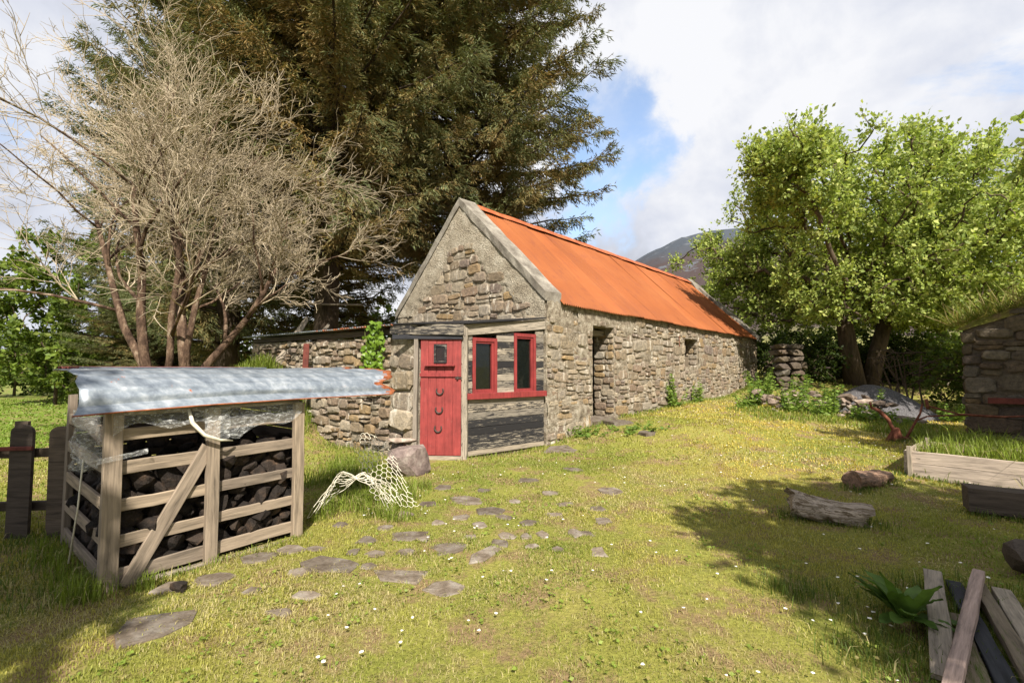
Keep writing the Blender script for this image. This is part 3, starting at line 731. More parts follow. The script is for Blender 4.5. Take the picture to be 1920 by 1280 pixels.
    o = rb.build('porch_roof', M['tar_board_dark'], lean); sm = o.modifiers.new('s', 'SOLIDIFY'); sm.thickness = .025; sm.offset = 1
    nsh = 7; k0 = .42; dk = (WLEN+.15-k0)/nsh; gdir = Vector((.6, .8, 0))
    for q in range(nsh):
        v = []; f = []; n = int(dk/.076*6); rows = 4
        for i in range(n+1):
            k = k0+q*dk+(dk+.03)*i/n; wv = .012*math.cos(2*math.pi*k/.076)
            for j in range(rows+1):
                d = -.17+j*(2.0+.15*k)/rows*.9
                v.append(wp(k, 2.275+.10*j/rows+wv+.004*(q % 2)-.05*sst(k, 3, 6)*0, d))
        for i in range(n):
            for j in range(rows): a = i*(rows+1)+j; f.append((a, a+rows+1, a+rows+2, a+1))
        o = mesh_obj('roof_sheet', v, f, M['galv_rust'] if q < 3 else M['galv'], lean, True)
        sm = o.modifiers.new('s', 'SOLIDIFY'); sm.thickness = .003
    board('wall_plate', wp(.7, 2.17, .06), wp(WLEN, 2.19, .06), .10, .10, WN, 'old_wood', lean)
    # floor-level stone and earth inside is the ground itself; rear gap closed by the gable
build_leanto()

# ------------------------------------------------------------------ turf crate
CA = Vector((-2.75, 3.33, 0)); CD = Vector((.62, .785, 0)).normalized(); CN = Vector((CD.y, -CD.x, 0)); CB = -CN; CLEN, CDEP = 1.33, 1.36
crate = thing('turf_crate', CA+CD*CLEN/2+CB*CDEP/2, 'slatted grey pallet-wood crate holding black turf, under a metal sheet', 'crate')
def cp(k, z, d=0): return CA+CD*k+CB*d+Vector((0, 0, z))
def build_crate():
    for k, w, mt in ((.0, .105, 'pallet'), (.62, .088, 'pallet'), (CLEN-.02, .088, 'pallet')):
        b0 = gz(*cp(k, 0)[:2])-.04
        board('post', cp(k, b0, -.03), cp(k-.01, 1.20, -.03), w, .05, CN, mt, crate, jit=.003)
    for d in (.06, CDEP):
        for k in ((0,) if d > 1 else ()): board('post', cp(k, -.03, d), cp(k, 1.28, d), .09, .05, -CD, 'pallet', crate)
    board('post', cp(CLEN, -.03, CDEP), cp(CLEN, 1.3, CDEP), .09, .06, CD, 'pallet', crate)
    for z, h in ((1.06, .085), (.83, .092), (.57, .085), (.33, .085), (.095, .10)):
        board('slat', cp(-.01, z-.015, 0), cp(.62, z-.005, 0), h, .022, CN, 'pallet', crate)
        board('slat', cp(.625, z+.0, 0), cp(CLEN, z+.012, 0), h*.95, .022, CN, 'pallet', crate)
        board('slat', cp(-.012, z-.02, .02), cp(-.012, z+.02, CDEP), h, .022, -CD, 'pallet', crate)
    board('slat', cp(.02, 1.22, .03), cp(CLEN, 1.24, .03), .10, .02, CN, 'grey_wood', crate)
    for k in (.05, .65, CLEN-.06): board('rafter', cp(k, 1.42, .16), cp(k, 1.44, CDEP), .06, .05, UP, 'grey_wood', crate); board('prop', cp(k, 1.1, .19), cp(k, 1.40, .19), .05, .05, CN, 'grey_wood', crate)
    board('brace', cp(.10, .0, -.022), cp(.585, .90, -.022), .10, .022, CN, 'pallet', crate)
    board('bottom_rail', cp(.15, .0, -.05), cp(CLEN, -.01, -.04), .05, .06, CN, 'grey_wood', crate)
    # rear and right hand pallets, close boarded
    for i in range(9):
        z = .07+i*.135
        board('slat', cp(0, z, CDEP+.02), cp(CLEN, z, CDEP+.02), .128, .02, CB, 'old_wood', crate, segs=2)
        board('slat', cp(CLEN+.02, z, .02), cp(CLEN+.02, z, CDEP), .128, .02, CD, 'old_wood', crate, segs=2)
    # clear film wrapped round the top, and its loose tie
    def film(name, fn, nu, nv, seed, amp):
        v = []; f = []
        for i in range(nu+1):
            for j in range(nv+1):
                p, n = fn(i/nu, j/nv); a = (float(fbm(i*.9, j*.9, .5, seed))-.5)*2+(float(vn(i, j, .9, seed+5))-.5)
                v.append(p+n*(a*amp))
        for i in range(nu):
            for j in range(nv): a = i*(nv+1)+j; f.append((a, a+nv+1, a+nv+2, a+1))
        mesh_obj(name, v, f, M['film'], crate, True)
    film('plastic_film', lambda u, t: (cp(-.02+(CLEN-.0)*u, 1.21-(.17-.07*math.sin(u*7)-.04*math.sin(u*19)-.03*(u > .62))*t, -.075), CN), 46, 8, 71, .018)
    def bunch(u, t):
        q = u*2*math.pi; r = .085*(1-.35*abs(t-.5)); c = cp(-.10, 1.22-.42*t, .22)
        d = CD*math.cos(q)*r+CB*math.sin(q)*r*1.3; return c+d, d.normalized()
    film('plastic_film', bunch, 20, 12, 81, .022)
    film('plastic_film', lambda u, t: (cp(.53+.18*u, 1.2-.28*t*(1-.3*abs(u-.5)), -.085), CN), 8, 10, 91, .014)
    film('plastic_film', lambda u, t: (cp(-.10+.28*u, .90-.035*t+.04*u, -.07), CN), 10, 3, 95, .008)
    MB().tube([cp(.42, 1.2, -.08), cp(.44, 1.10, -.10), cp(.52, 1.0, -.11), cp(.63, .95, -.11), cp(.74, .93, -.06)], [.012, .016, .014, .012, .006], 6).build('tie', M['net'], crate, True)
    MB().tube([cp(-.1, .86, .3), cp(-.11, .5, .34), cp(-.13, .12, .42)], .006, 5).build('cord', M['net'], crate, True)
build_crate()

def lump(seed, sub=1, rough=.22, squash=(1, 1, 1)):
    """irregular stone / sod: jittered subdivided box"""
    import bmesh
    bm = bmesh.new(); bmesh.ops.create_icosphere(bm, subdivisions=sub, radius=.5)
    rg = random.Random(seed); off = rg.uniform(0, 99)
    for vv in bm.verts:
        c = vv.co; m = max(abs(c.x), abs(c.y), abs(c.z)); box = c/m*.5
        c2 = c.lerp(box, .55); n = float(vn(c.x*2+off, c.y*2+c.z*1.7+off, 1.6, 17))-.5
        vv.co = Vector((c2.x*squash[0], c2.y*squash[1], c2.z*squash[2]))*(1+n*rough*2+rg.uniform(-rough, rough)*.30)
    for _ in range(9):
        nn = Vector((rg.gauss(0, 1), rg.gauss(0, 1), rg.gauss(0, .8))).normalized(); dd = rg.uniform(.27, .42)
        for vv in bm.verts:
            e = vv.co.dot(nn)-dd
            if e > 0: vv.co -= nn*e*.95
    me = bpy.data.meshes.new('lump'); bm.to_mesh(me); bm.free(); return me
def build_peat():
    mes = []
    for i in range(9):
        me = lump(300+i, 2, .34); me.materials.append(M['peat']); mes.append(me)
    rg = random.Random(3)
    def sod(p):
        o = bpy.data.objects.new('peat_sod', rg.choice(mes)); COL.objects.link(o)
        o.location = p; o.rotation_euler = (rg.uniform(-1, 1), rg.uniform(-1, 1), rg.uniform(0, 6.3))
        k = rg.uniform(.65, 1.35); o.scale = (.23*k, .16*k, .12*k*rg.uniform(.8, 1.3))
        tag(o, 'rough black sod of cut turf heaped inside the slatted crate', 'turf sod', 'turf sods heaped in the crate')
    for layer, d in ((0, .10), (1, .22)):
        for r in range(11):
            z = .06+r*.078
            for c in range(9):
                k = .08+c*.145+rg.uniform(-.03, .03)+(.07 if r % 2 else 0)
                if k > CLEN-.06: continue
                top = .70+.12*(k > .62)+.16*(k > 1.05)+.10*layer
                if z < top+rg.uniform(-.05, .05): sod(cp(k, z+rg.uniform(-.015, .015), d+rg.uniform(-.03, .03)))
    for r in range(10):
        z = .06+r*.085
        for c in range(6):
            d = .36+c*.16+rg.uniform(-.03, .03)
            if z < .78+rg.uniform(-.08, .05): sod(cp(.10+rg.uniform(-.02, .02), z, d))
    for c in range(7):          # the heap's back, seen through the upper gap
        for r in range(4): sod(cp(.15+c*.17, .62+r*.085+.05*(c > 3), .42+.12*r+rg.uniform(-.03, .03)))
    o = bpy.data.objects.new('peat_sod', mes[0]); COL.objects.link(o); o.scale = (.13, .10, .08); o.location = (-2.27, 3.33, gz(-2.27, 3.33)+.03)
    tag(o, 'single black turf sod fallen on the ground before the crate', 'turf sod')
build_peat()

def build_sheet():
    # galvanised sheet lying on the crate, front edge bent down
    PQ = [0, .16, .20, .26, .36, .50, .64, .74, 1]; PD_ = [-.15, -.095, -.10, -.085, -.05, .03, .13, .24, .80]; PZ_ = [1.215, 1.275, 1.30, 1.335, 1.385, 1.445, 1.485, 1.50, 1.50]
    def make(name, k0, k1, d0, d1, z0, slope, mat, amp, rag, bend, edge, lift=0):
        nk, nd = 46, 40; v = []; f = []
        for i in range(nk+1):
            for j in range(nd+1):
                q = j/nd; d = d0+(d1-d0)*q
                ka = k0+rag*(float(vn(q*9, 3, 1, 5))-.5)*.07; kb = k1+rag*((float(vn(q*7, 9, 1, 6))-.5)*.55-1.3*abs(q-.35)**1.6)
                k = ka+(kb-ka)*i/nk
                if bend:      # bent sheet: flat top, rolled shoulder, steep face, crease and lip
                    d = float(np.interp(q, PQ, PD_)); z = float(np.interp(q, PQ, PZ_))+.005*math.cos(q*58)
                    z += (-.010+.014*math.sin(k*2.1))*math.exp(-((q-.19)/.05)**2)+.012*math.sin(k*1.7+q*3)+.016*(k-.6)+.012*(float(fbm(k, q*3, 2.5, 66))-.5)
                    d += .010*(float(fbm(k, q*4, 3.5, 67))-.5)*2
                else: z = z0+slope*(d-d0)+amp*math.cos(2*math.pi*(d-d0)/.105)
                v.append(cp(k, z+lift, d))
        for i in range(nk):
            for j in range(nd): a = i*(nd+1)+j; f.append((a, a+nd+1, a+nd+2, a+1))
        me = bpy.data.meshes.new(name); base = cp((k0+k1)/2, z0, (d0+d1)/2); loc = [tuple(Vector(p)-base) for p in v]
        me.from_pydata(loc, [], f); me.materials.append(M[mat]); me.materials.append(M[edge])
        for p in me.polygons:
            i, j = divmod(p.index, nd)
            if j == 0 or i == nk-1 or (i > nk-3 and (j*7) % 5 < 3): p.material_index = 1
        me.shade_smooth(); o = bpy.data.objects.new(name, me); o.location = base; COL.objects.link(o)
        sm = o.modifiers.new('s', 'SOLIDIFY'); sm.thickness = .004; return o
    o = make('metal_sheet', -.22, 2.42, -.16, .80, 1.315, .20, 'galv', .020, 1.0, .125, 'rust_edge')
    tag(o, 'bent galvanised corrugated metal sheet with rusty edges lying on the crate', 'metal sheet')
    o = make('metal_sheet', -.12, 1.25, .42, 1.30, 1.505, .012, 'red_sheet', .011, .2, 0, 'galv')
    tag(o, 'red painted corrugated sheet lying behind the galvanised one on the crate', 'metal sheet')
build_sheet()

def build_fence():
    f = thing('picket_fence', (-4.6, 4.4, 0), 'dark weathered picket fence with round-topped boards left of the crate', 'fence')
    for i, (x, y, w, h, rnd) in enumerate(((-4.06, 4.36, .20, 1.03, True), (-4.39, 4.33, .20, 1.05, True), (-4.72, 4.30, .2, 1.02, True), (-5.05, 4.28, .2, 1.04, True), (-4.47, 4.37, .12, 1.08, False))):
        m = MB(); g = gz(x, y)-.05; n = 9; out = [(-w/2, 0), (w/2, 0)]
        if rnd: out += [(w/2, h-.07)]+[(w/2*math.cos(q), h-.07+.07*math.sin(q)) for q in np.linspace(.2, math.pi-.2, n)]+[(-w/2, h-.07)]
        else: out += [(w/2, h), (-w/2, h)]
        lean_ = .01*(i-1); v = [(x+a+lean_*b, y-.014, g+b) for a, b in out]+[(x+a+lean_*b, y+.014, g+b) for a, b in out]; k = len(out)
        m.add(v, [tuple(range(k)), tuple(range(2*k-1, k-1, -1))]+[(q, (q+k), (q+1) % k+k, (q+1) % k) for q in range(k)]).build('picket', M['old_wood'], f)
    board('rail', (-5.3, 4.37, .72), (-3.85, 4.43, .75), .08, .04, (0, -1, 0), 'old_wood', f)
    board('rail', (-5.3, 4.395, .25), (-3.85, 4.44, .27), .08, .04, (0, -1, 0), 'old_wood', f)
    o = board('crossbar', (-5.2, 4.285, .78), (-4.27, 4.30, .80), .035, .02, (0, -1, 0), 'red_sheet', f); o["label"] = 'rusty red bar across the pickets'
build_fence()

def build_net(name, surf_fn, nu, nv, cell, label, seed, skip=.0):
    """hexagonal plastic mesh draped over a curved surface"""
    m = MB(); rg = random.Random(seed); pts = {}
    def P(i, j):
        # honeycomb lattice in (u,v)
        if (i, j) not in pts:
            u = i*.5; sh = (.167 if (i+j) % 2 == 0 else -.167)
            x = u/nu; y = (j+sh)/nv
            pts[(i, j)] = Vector(surf_fn(min(max(x, 0), 1), min(max(y, 0), 1)))+Vector((rg.uniform(-.004, .004),)*3)
        return pts[(i, j)]
    for i in range(2*nu):
        for j in range(nv):
            if rg.random() < skip: continue
            m.tube([P(i, j), P(i+1, j)], .0031, 4, False)
            if (i+j) % 2 == 0 and j+1 < nv: m.tube([P(i, j), P(i, j+1)], .0031, 4, False)
    vs = np.array(m.v); o = m.build(name, M['net'], None, True, base=(vs[:, 0].mean(), vs[:, 1].mean(), vs[:, 2].min()))
    return tag(o, label, 'plastic net', 'plastic mesh heaped by the crate')
def net_a(u, v):      # arch falling to the ground at both ends
    q = math.pi*(.02+.96*u); x = -2.0+.74*u+.03*math.sin(v*9); y = 4.72+.50*v+.05*math.sin(u*7)+.25*u
    z = .44*math.sin(q)**.75*(1-.32*v*v+.08*math.sin(v*5+u*6))+.02*math.sin(u*17+v*8)
    return (x+.03*math.sin(u*11+v*4), y, max(z, .03)+gz(x, y))
def net_b(u, v):      # leaning panel sliding off to the right
    x = -2.02+.50*u+.60*v; y = 6.05-.90*v-.15*u
    z = .56*(1-v)**1.05*(.78+.40*math.sin(math.pi*(.15+.7*u)))+.05+.03*math.sin(u*6+v*7)
    return (x, y, z+gz(x, y))
build_net('plastic_net', net_a, 12, 10, .06, 'cream plastic mesh arched in a low hump beside the crate', 1, .05)
build_net('plastic_net', net_b, 8, 14, .06, 'cream plastic mesh panel leaning up towards the stone wall', 2, .02)

def rock(name, loc, size, seed, mat, label=None, cat='stone', group=None, rot=None, rough=.16, sub=2, squash=(1, 1, 1), parent=None):
    me = lump(seed, sub, rough); me.materials.append(M[mat]); o = bpy.data.objects.new(name, me); link(o, parent)
    o.location = loc; o.scale = size; o.rotation_euler = rot or (U(-.15, .15), U(-.15, .15), U(0, 6.28))
    if label: tag(o, label, cat, group)
    return o
rock('boulder', (-1.52, 6.98, .14), (.70, .50, .62), 41, 'boulder', 'angular purple-grey boulder standing by the foot of the red door', 'boulder', None, (.12, -.25, .3), .14)
rock('flat_stone', (-1.68, 7.36, .42), (.48, .24, .10), 42, 'pale_stone', 'thin pale flat stone resting on top behind the boulder', 'stone', None, (.1, .08, .2), .12)
rock('rough_block', (-1.72, 7.42, .20), (.46, .36, .44), 43, 'boulder', 'rough squared block half hidden behind the boulder', 'stone', None, (0, 0, .4), .12)

# ------------------------------------------------------------------ flagstones in the lawn (pieces of the ground)
FLAGS = []
def px_ground(u, v):
    d = ray_dir(u, v); t = -1.5/d.z; p = Vector((d.x*t, d.y*t, 0))
    for _ in range(4):
        t = (gz(p.x, p.y)-1.5)/d.z; p = Vector((d.x*t, d.y*t, 0))
    return p
def build_flags():
    L = [(290, 1175, 165, 62), (405, 1085, 92, 30), (626, 1059, 112, 34), (751, 1079, 104, 34), (837, 1104, 78, 34), (903, 1042, 46, 42), (841, 1030, 68, 24), (770, 1004, 72, 24), (702, 1038, 44, 16), (872, 938, 66, 17), (917, 958, 58, 16), (866, 970, 36, 13), (948, 1003, 38, 18), (1018, 1003, 28, 14), (987, 1006, 22, 12), (993, 900, 50, 12), (1143, 920, 62, 15), (1122, 954, 44, 15), (1130, 975, 32, 18), (1122, 1036, 34, 22), (575, 1116, 76, 22), (661, 1034, 26, 16), (938, 1020, 38, 15), (821, 981, 36, 12), (884, 1006, 26, 12), (990, 981, 40, 12), (1079, 999, 38, 14), (1060, 842, 96, 17), (1160, 816, 78, 14), (480, 1046, 76, 22), (545, 1030, 60, 18), (763, 1036, 42, 12), (320, 1100, 60, 24), (522, 1150, 60, 16), (1030, 925, 40, 11), (965, 940, 36, 10), (1100, 1000, 26, 10), (470, 1110, 40, 12), (640, 985, 34, 10), (1075, 880, 40, 9), (1215, 830, 36, 8), (800, 945, 44, 12), (760, 965, 46, 13), (720, 990, 40, 12), (690, 1012, 44, 14), (900, 985, 34, 12), (945, 970, 30, 10), (1040, 965, 34, 10), (1060, 945, 30, 9), (830, 915, 44, 11), (905, 920, 36, 9), (690, 1062, 36, 14), (560, 1075, 44, 16), (590, 1030, 40, 13), (795, 1010, 30, 11), (1000, 1025, 32, 12), (1045, 1030, 28, 11)]
    rg = random.Random(77)
    for i, (u, v, w, h) in enumerate(L):
        c = px_ground(u, v); a = (px_ground(u+w/2, v)-px_ground(u-w/2, v)).length/2; b = (px_ground(u, v-h/2)-px_ground(u, v+h/2)).length/2
        n = rg.randint(5, 8); ph = rg.uniform(0, 6); rot = {5: -.6, 4: .45}.get(i, rg.uniform(-.25, .25)); out = []
        for k in range(n):
            q = ph+2*math.pi*k/n+rg.uniform(-.22, .22); r = rg.uniform(.62, 1.25)
            x, y = math.cos(q)*r*a, math.sin(q)*r*b; out.append((x*math.cos(rot)-y*math.sin(rot), x*math.sin(rot)+y*math.cos(rot)))
        g = max(gz(c.x+x*.8, c.y+y*.8) for x, y in out)*.3+gz(c.x, c.y)*.7+.003
        tl = (rg.uniform(-.03, .03), rg.uniform(-.03, .03)); N_ = len(out)
        vs = [(x, y, -.08) for x, y in out]+[(x*1.0, y*1.0, .0+x*tl[0]+y*tl[1]) for x, y in out]+[(x*.9, y*.9, .006+x*tl[0]+y*tl[1]+rg.uniform(-.005, .005)) for x, y in out]+[(0, 0, .004)]
        fs = [(k, (k+1) % N_, N_+(k+1) % N_, N_+k) for k in range(N_)]+[(N_+k, N_+(k+1) % N_, 2*N_+(k+1) % N_, 2*N_+k) for k in range(N_)]+[(2*N_+k, 2*N_+(k+1) % N_, 3*N_) for k in range(N_)]
        me = bpy.data.meshes.new('flagstone'); me.from_pydata(vs, [], fs); me.materials.append(M['flag'])
        o = bpy.data.objects.new('flagstone', me); o.location = (c.x, c.y, g); link(o, GROUND); FLAGS.append((c.x, c.y, a, b, rot))
build_flags()

# ------------------------------------------------------------------ right-hand side: logs, bed, plough, planks, ruin
def log(name, p0, p1, r0, r1, seed, mat, label, cat='log', n=14, segs=12, flat=.95):
    p0, p1 = Vector(p0), Vector(p1); L = (p1-p0).length; x = (p1-p0).normalized(); rg = random.Random(seed); v = []; f = []
    for i in range(segs+1):
        q = i/segs; r = r0+(r1-r0)*q; oy = rg.uniform(-.1, .1)*r; oz = .12*r*math.sin(q*3+seed)
        for k in range(n):
            a = 2*math.pi*k/n; rr = r*(1+.30*(float(vn(math.cos(a)*1.5+seed, math.sin(a)*1.5+q*3, 1.4, 23))-.5)*1.6+rg.uniform(-.05, .05))
            v.append((-L/2+L*q+(rg.uniform(-.05, .05) if i in (0, segs) else 0), oy+rr*math.cos(a), oz+rr*math.sin(a)*flat))
    for i in range(segs):
        for k in range(n): f.append((i*n+k, i*n+(k+1) % n, (i+1)*n+(k+1) % n, (i+1)*n+k))
    f.append(tuple(range(n))[::-1]); f.append(tuple(segs*n+k for k in range(n)))
    me = bpy.data.meshes.new(name); me.from_pydata(v, [], f); me.materials.append(M[mat]); me.update()
    z = Vector((0, 0, 1)); y = z.cross(x).normalized(); z = x.cross(y)
    o = bpy.data.objects.new(name, me); o.matrix_basis = basis(x, y, z, (p0+p1)/2); COL.objects.link(o); return tag(o, label, cat)
log('log', (2.86, 5.02, .13+gz(2.9, 5)), (3.46, 4.74, .09+gz(3.4, 4.8)), .15, .115, 3, 'log_wood', 'grey weathered log lying alone on the lawn')
log('log', (4.30, 6.12, .09+gz(4.3, 6.1)), (4.86, 6.33, .09+gz(4.9, 6.3)), .12, .10, 8, 'red_log', 'short brown split log beside the raised planter')

bed = thing('raised_bed', (6.2, 6.6, gz(6.2, 6.6)), 'pale wooden raised bed of two long boards with grass inside', 'planter')
BD = Vector((.655, -.755, 0)); BA = Vector((5.36, 6.56, gz(5.36, 6.56))); BN = Vector((-.755, -.655, 0))
def build_bed():
    b2 = BA-BN*1.25; L = 2.3
    for o, nm in ((Vector(), 1), (-BN*1.25, 2)):
        board('side_board', BA+o+Vector((0, 0, .06)), BA+o+BD*L+Vector((0, 0, .06)), .22, .035, BN if nm == 1 else -BN, 'bed_board', bed)
        board('side_board', BA+o+Vector((0, 0, .25)), BA+o+BD*L+Vector((0, 0, .25)), .155, .035, BN if nm == 1 else -BN, 'bed_board', bed)
    for z, h in ((.06, .22), (.25, .155)): board('end_board', BA-BD*.02+Vector((0, 0, z)), BA-BD*.02-BN*1.25+Vector((0, 0, z)), h, .03, -BD, 'bed_board', bed)
    for o in (BN*.035+BD*.03, -BN*1.21+BD*.04): board('corner_post', BA+o+Vector((0, 0, -.04)), BA+o+Vector((0, 0, .39)), .05, .04, BN, 'grey_wood', bed)
    m = MB().add([BA-BN*.02+Vector((0, 0, .2)), BA+BD*L-BN*.02+Vector((0, 0, .2)), BA+BD*L-BN*1.23+Vector((0, 0, .2)), BA-BN*1.23+Vector((0, 0, .2))], [(0, 1, 2, 3)])
    m.build('soil', M['ground'], bed)
build_bed()
o = board('sleeper', (4.82, 5.16, .16+gz(4.8, 5.1)), (6.0, 4.4, .16+gz(5.6, 4.6)), .26, .24, (0, 0, 1), 'old_wood', None, jit=.008); tag(o, 'dark old timber sleeper lying in front of the raised bed', 'timber')
o = rock('stump_block', (3.83, 3.62, .10), (.46, .34, .26), 61, 'old_wood', 'dark chunk of rotten timber at the right edge above the planks', 'timber', None, (0, .1, .4))

def build_planks():
    def zz(x, y, dz): return (x, y, gz(x, y)+dz)
    P = [('pinkish plank lying slantwise across the top of the plank heap', 'pink_plank', (1.90, 2.16, .09), (3.20, 3.36, .11), .065, .05),
         ('black flat plank in the middle of the heap', 'black_plank', (2.12, 2.05, .05), (3.06, 3.40, .03), .085, .03),
         ('broad grey plank along the right side of the heap', 'grey_wood', (2.33, 2.05, .07), (3.20, 3.22, .05), .095, .045),
         ('mossy split plank between the black and grey planks', 'mossy_wood', (2.22, 2.02, .06), (3.13, 3.30, .06), .075, .05),
         ('short grey plank end poking out behind the dock plant', 'grey_wood', (2.05, 2.35, .04), (2.92, 3.40, .10), .10, .03),
         ('brown plank under the pinkish one at the frame bottom', 'mossy_wood', (1.98, 2.06, .03), (2.65, 2.95, .03), .10, .03),
         ('thin brown stick at the far right of the heap', 'mossy_wood', (2.62, 2.20, .05), (3.45, 3.20, .05), .05, .03)]
    for lab, mt, a, b, w, t in P:
        o = board('plank', zz(*a), zz(*b), w, t, (0, 0, 1), mt, None, jit=.004, segs=7); tag(o, lab, 'plank', 'loose planks heaped at the lower right')
build_planks()

def build_plough():
    B = Vector((7.05, 8.85, gz(7.05, 8.85))); pl = thing('plough', B, 'rusty old iron horse plough standing on the grass by the ruin', 'plough')
    def T(name, pts, r, n=7): MB().tube([B+Vector(p) for p in pts], [q*.72 for q in r], n).build(name, M['plough'], pl, True)
    # pixel scale here is about 10 mm per px; x right, z up, slightly receding
    T('beam', [(-.36, .1, .62), (-.22, .08, .55), (-.10, .04, .40), (-.03, .0, .18), (.12, 0, .06), (.26, 0, .06)], [.035, .045, .045, .045, .05, .04])
    m = MB(); m.add([B+Vector(p) for p in [(-.20, -.03, -.02), (.14, -.03, -.02), (.02, -.05, .26), (-.06, -.05, .22), (-.20, .05, -.02), (.14, .05, -.02), (.02, .02, .26), (-.06, .02, .22)]], [(0, 1, 2, 3), (7, 6, 5, 4), (0, 4, 5, 1), (1, 5, 6, 2), (2, 6, 7, 3), (3, 7, 4, 0)]); m.build('mouldboard', M['plough'], pl)
    T('hitch', [(-.36, .1, .62), (-.38, .1, .72)], [.03, .025]); 
    T('stay', [(.18, 0, .06), (.30, -.02, .28), (.42, -.05, .52), (.46, -.06, .70)], [.035, .03, .024, .02])
    T('handle', [(.34, -.03, .38), (.50, -.10, .47), (.90, -.35, .52), (1.30, -.62, .50)], [.024, .02, .02, .016])
    T('handle', [(.52, -.1, .66), (.80, -.4, .54), (1.20, -.8, .53), (1.6, -1.2, .60), (1.85, -1.45, .74), (2.0, -1.55, .75), (2.18, -1.65, .58)], [.022, .022, .022, .022, .022, .022, .018])
    T('grip', [(.50, -.1, .78), (.52, -.1, .60)], [.035, .035])
build_plough()

# ruined stone building on the right, sods on its wall head
RU = Vector((9.05, 9.52, 0)); RD = Vector((.60, -.80, 0)); RN = Vector((-.80, -.60, 0))
ruin = thing('ruin', RU+RD*1.5, 'dark dry-stone ruin with rushes and turf growing over its wall head', 'ruin')
def build_ruin():
    def rp(k, z, d=0): return RU+RD*k-RN*d+Vector((0, 0, z))
    L = 3.6; T = .75; zt = lambda k: 2.38+.34*k
    m = MB().hexa([rp(0, -.3), rp(L, -.3), rp(L, -.3, T), rp(0, -.3, T), rp(0, 2.30), rp(L, zt(L)-.1), rp(L, zt(L)-.1, T), rp(0, 2.30, T)])
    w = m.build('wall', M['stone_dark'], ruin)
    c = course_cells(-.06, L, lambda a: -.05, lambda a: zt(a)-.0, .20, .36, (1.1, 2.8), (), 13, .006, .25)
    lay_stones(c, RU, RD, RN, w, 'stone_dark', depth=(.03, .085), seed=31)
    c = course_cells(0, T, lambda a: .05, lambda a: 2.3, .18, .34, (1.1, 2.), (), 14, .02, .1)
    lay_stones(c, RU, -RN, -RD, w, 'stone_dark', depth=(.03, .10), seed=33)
    # turf cap
    v = []; f = []; nk, nd = 26, 10
    for i in range(nk+1):
        for j in range(nd+1):
            k = -.14+(L+.1)*i/nk; d = -.04+(T+.3)*j/nd; h = .26*math.sin(math.pi*min(1, max(0, (j+.0)/nd)))**.6
            v.append(rp(k, zt(max(k, -.1))-.10+h*sst(k, -.4, .3)+.10*(float(fbm(k, d, 3, 7))-.5)-.10*(k < -.2), d))
    for i in range(nk):
        for j in range(nd): a = i*(nd+1)+j; f.append((a, a+nd+1, a+nd+2, a+1))
    mesh_obj('turf_cap', v, f, M['ground'], ruin, True)
    o = board('red_beam', rp(.30, .90, -.14), rp(2.2, .94, -.2), .11, .06, RN, 'red_sheet', ruin); o["label"] = 'red painted beam fixed across the ruin wall'
build_ruin()

# ------------------------------------------------------------------ vegetation tools
def rand_unit(n, rg):
    v = rg.normal(size=(n, 3)); return v/np.linalg.norm(v, axis=1, keepdims=True)
def leaves_mesh(name, P, D, L, Wd, tint, mat, parent, rg, fold=.25):
    """one diamond leaf (2 triangles) per row"""
    n = len(P); D = D/np.linalg.norm(D, axis=1, keepdims=True); R = rand_unit(n, rg); S = np.cross(D, R); S /= np.linalg.norm(S, axis=1, keepdims=True)+1e-9
    Nn = np.cross(D, S); L = L[:, None]; Wd = Wd[:, None]
    a = P; b = P+D*L*.45+S*Wd*.5+Nn*Wd*fold*.5; c = P+D*L; d = P+D*L*.45-S*Wd*.5+Nn*Wd*fold*.5
    V = np.stack([a, b, c, d], 1).reshape(-1, 3); i = np.arange(n)*4
    F = np.concatenate([np.c_[i, i+1, i+2], np.c_[i, i+2, i+3]])
    return fast_mesh(name, V, F, mat, parent, {'tint': np.repeat(tint, 4, axis=0)})
def mix_tint(cols, wts, n, rg, jit=.18):
    cols = np.array(cols); k = rg.choice(len(cols), n, p=np.array(wts)/sum(wts)); return cols[k]*(1+rg.uniform(-jit, jit, (n, 1)))
def skeleton(root, pts, rg, bias=.35):
    """join points greedily into a branching skeleton; returns nodes, parent indices"""
    nodes = [np.array(root)]; par = [-1]; plen = [0.0]
    order = np.argsort(np.linalg.norm(pts-np.array(root), axis=1))
    for p in pts[order]:
        A = np.array(nodes); d = np.linalg.norm(A-p, axis=1); c = d+bias*np.array(plen); j = int(np.argmin(c))
        nodes.append(p); par.append(j); plen.append(plen[j]+d[j])
    return np.array(nodes), par
def skeleton_tubes(mb, nodes, par, r_tip, r_root, rg, wig=.12, n=5, skip_root=False):
    cnt = np.ones(len(nodes))
    for i in range(len(nodes)-1, 0, -1): cnt[par[i]] += cnt[i]
    rad = r_tip+(r_root-r_tip)*np.sqrt(cnt/cnt[0])
    for i in range(1, len(nodes)):
        a, b = nodes[par[i]], nodes[i]; L = np.linalg.norm(b-a); m1 = a+(b-a)*.35+rg.normal(size=3)*L*wig*.5; m2 = a+(b-a)*.7+rg.normal(size=3)*L*wig*.5+np.array([0, 0, .03*L])
        r0 = min(rad[par[i]]*.9, rad[i]*1.3); mb.tube([a, m1, m2, b], [r0, (r0*2+rad[i])/3, (r0+rad[i]*2)/3, rad[i]], n, False)
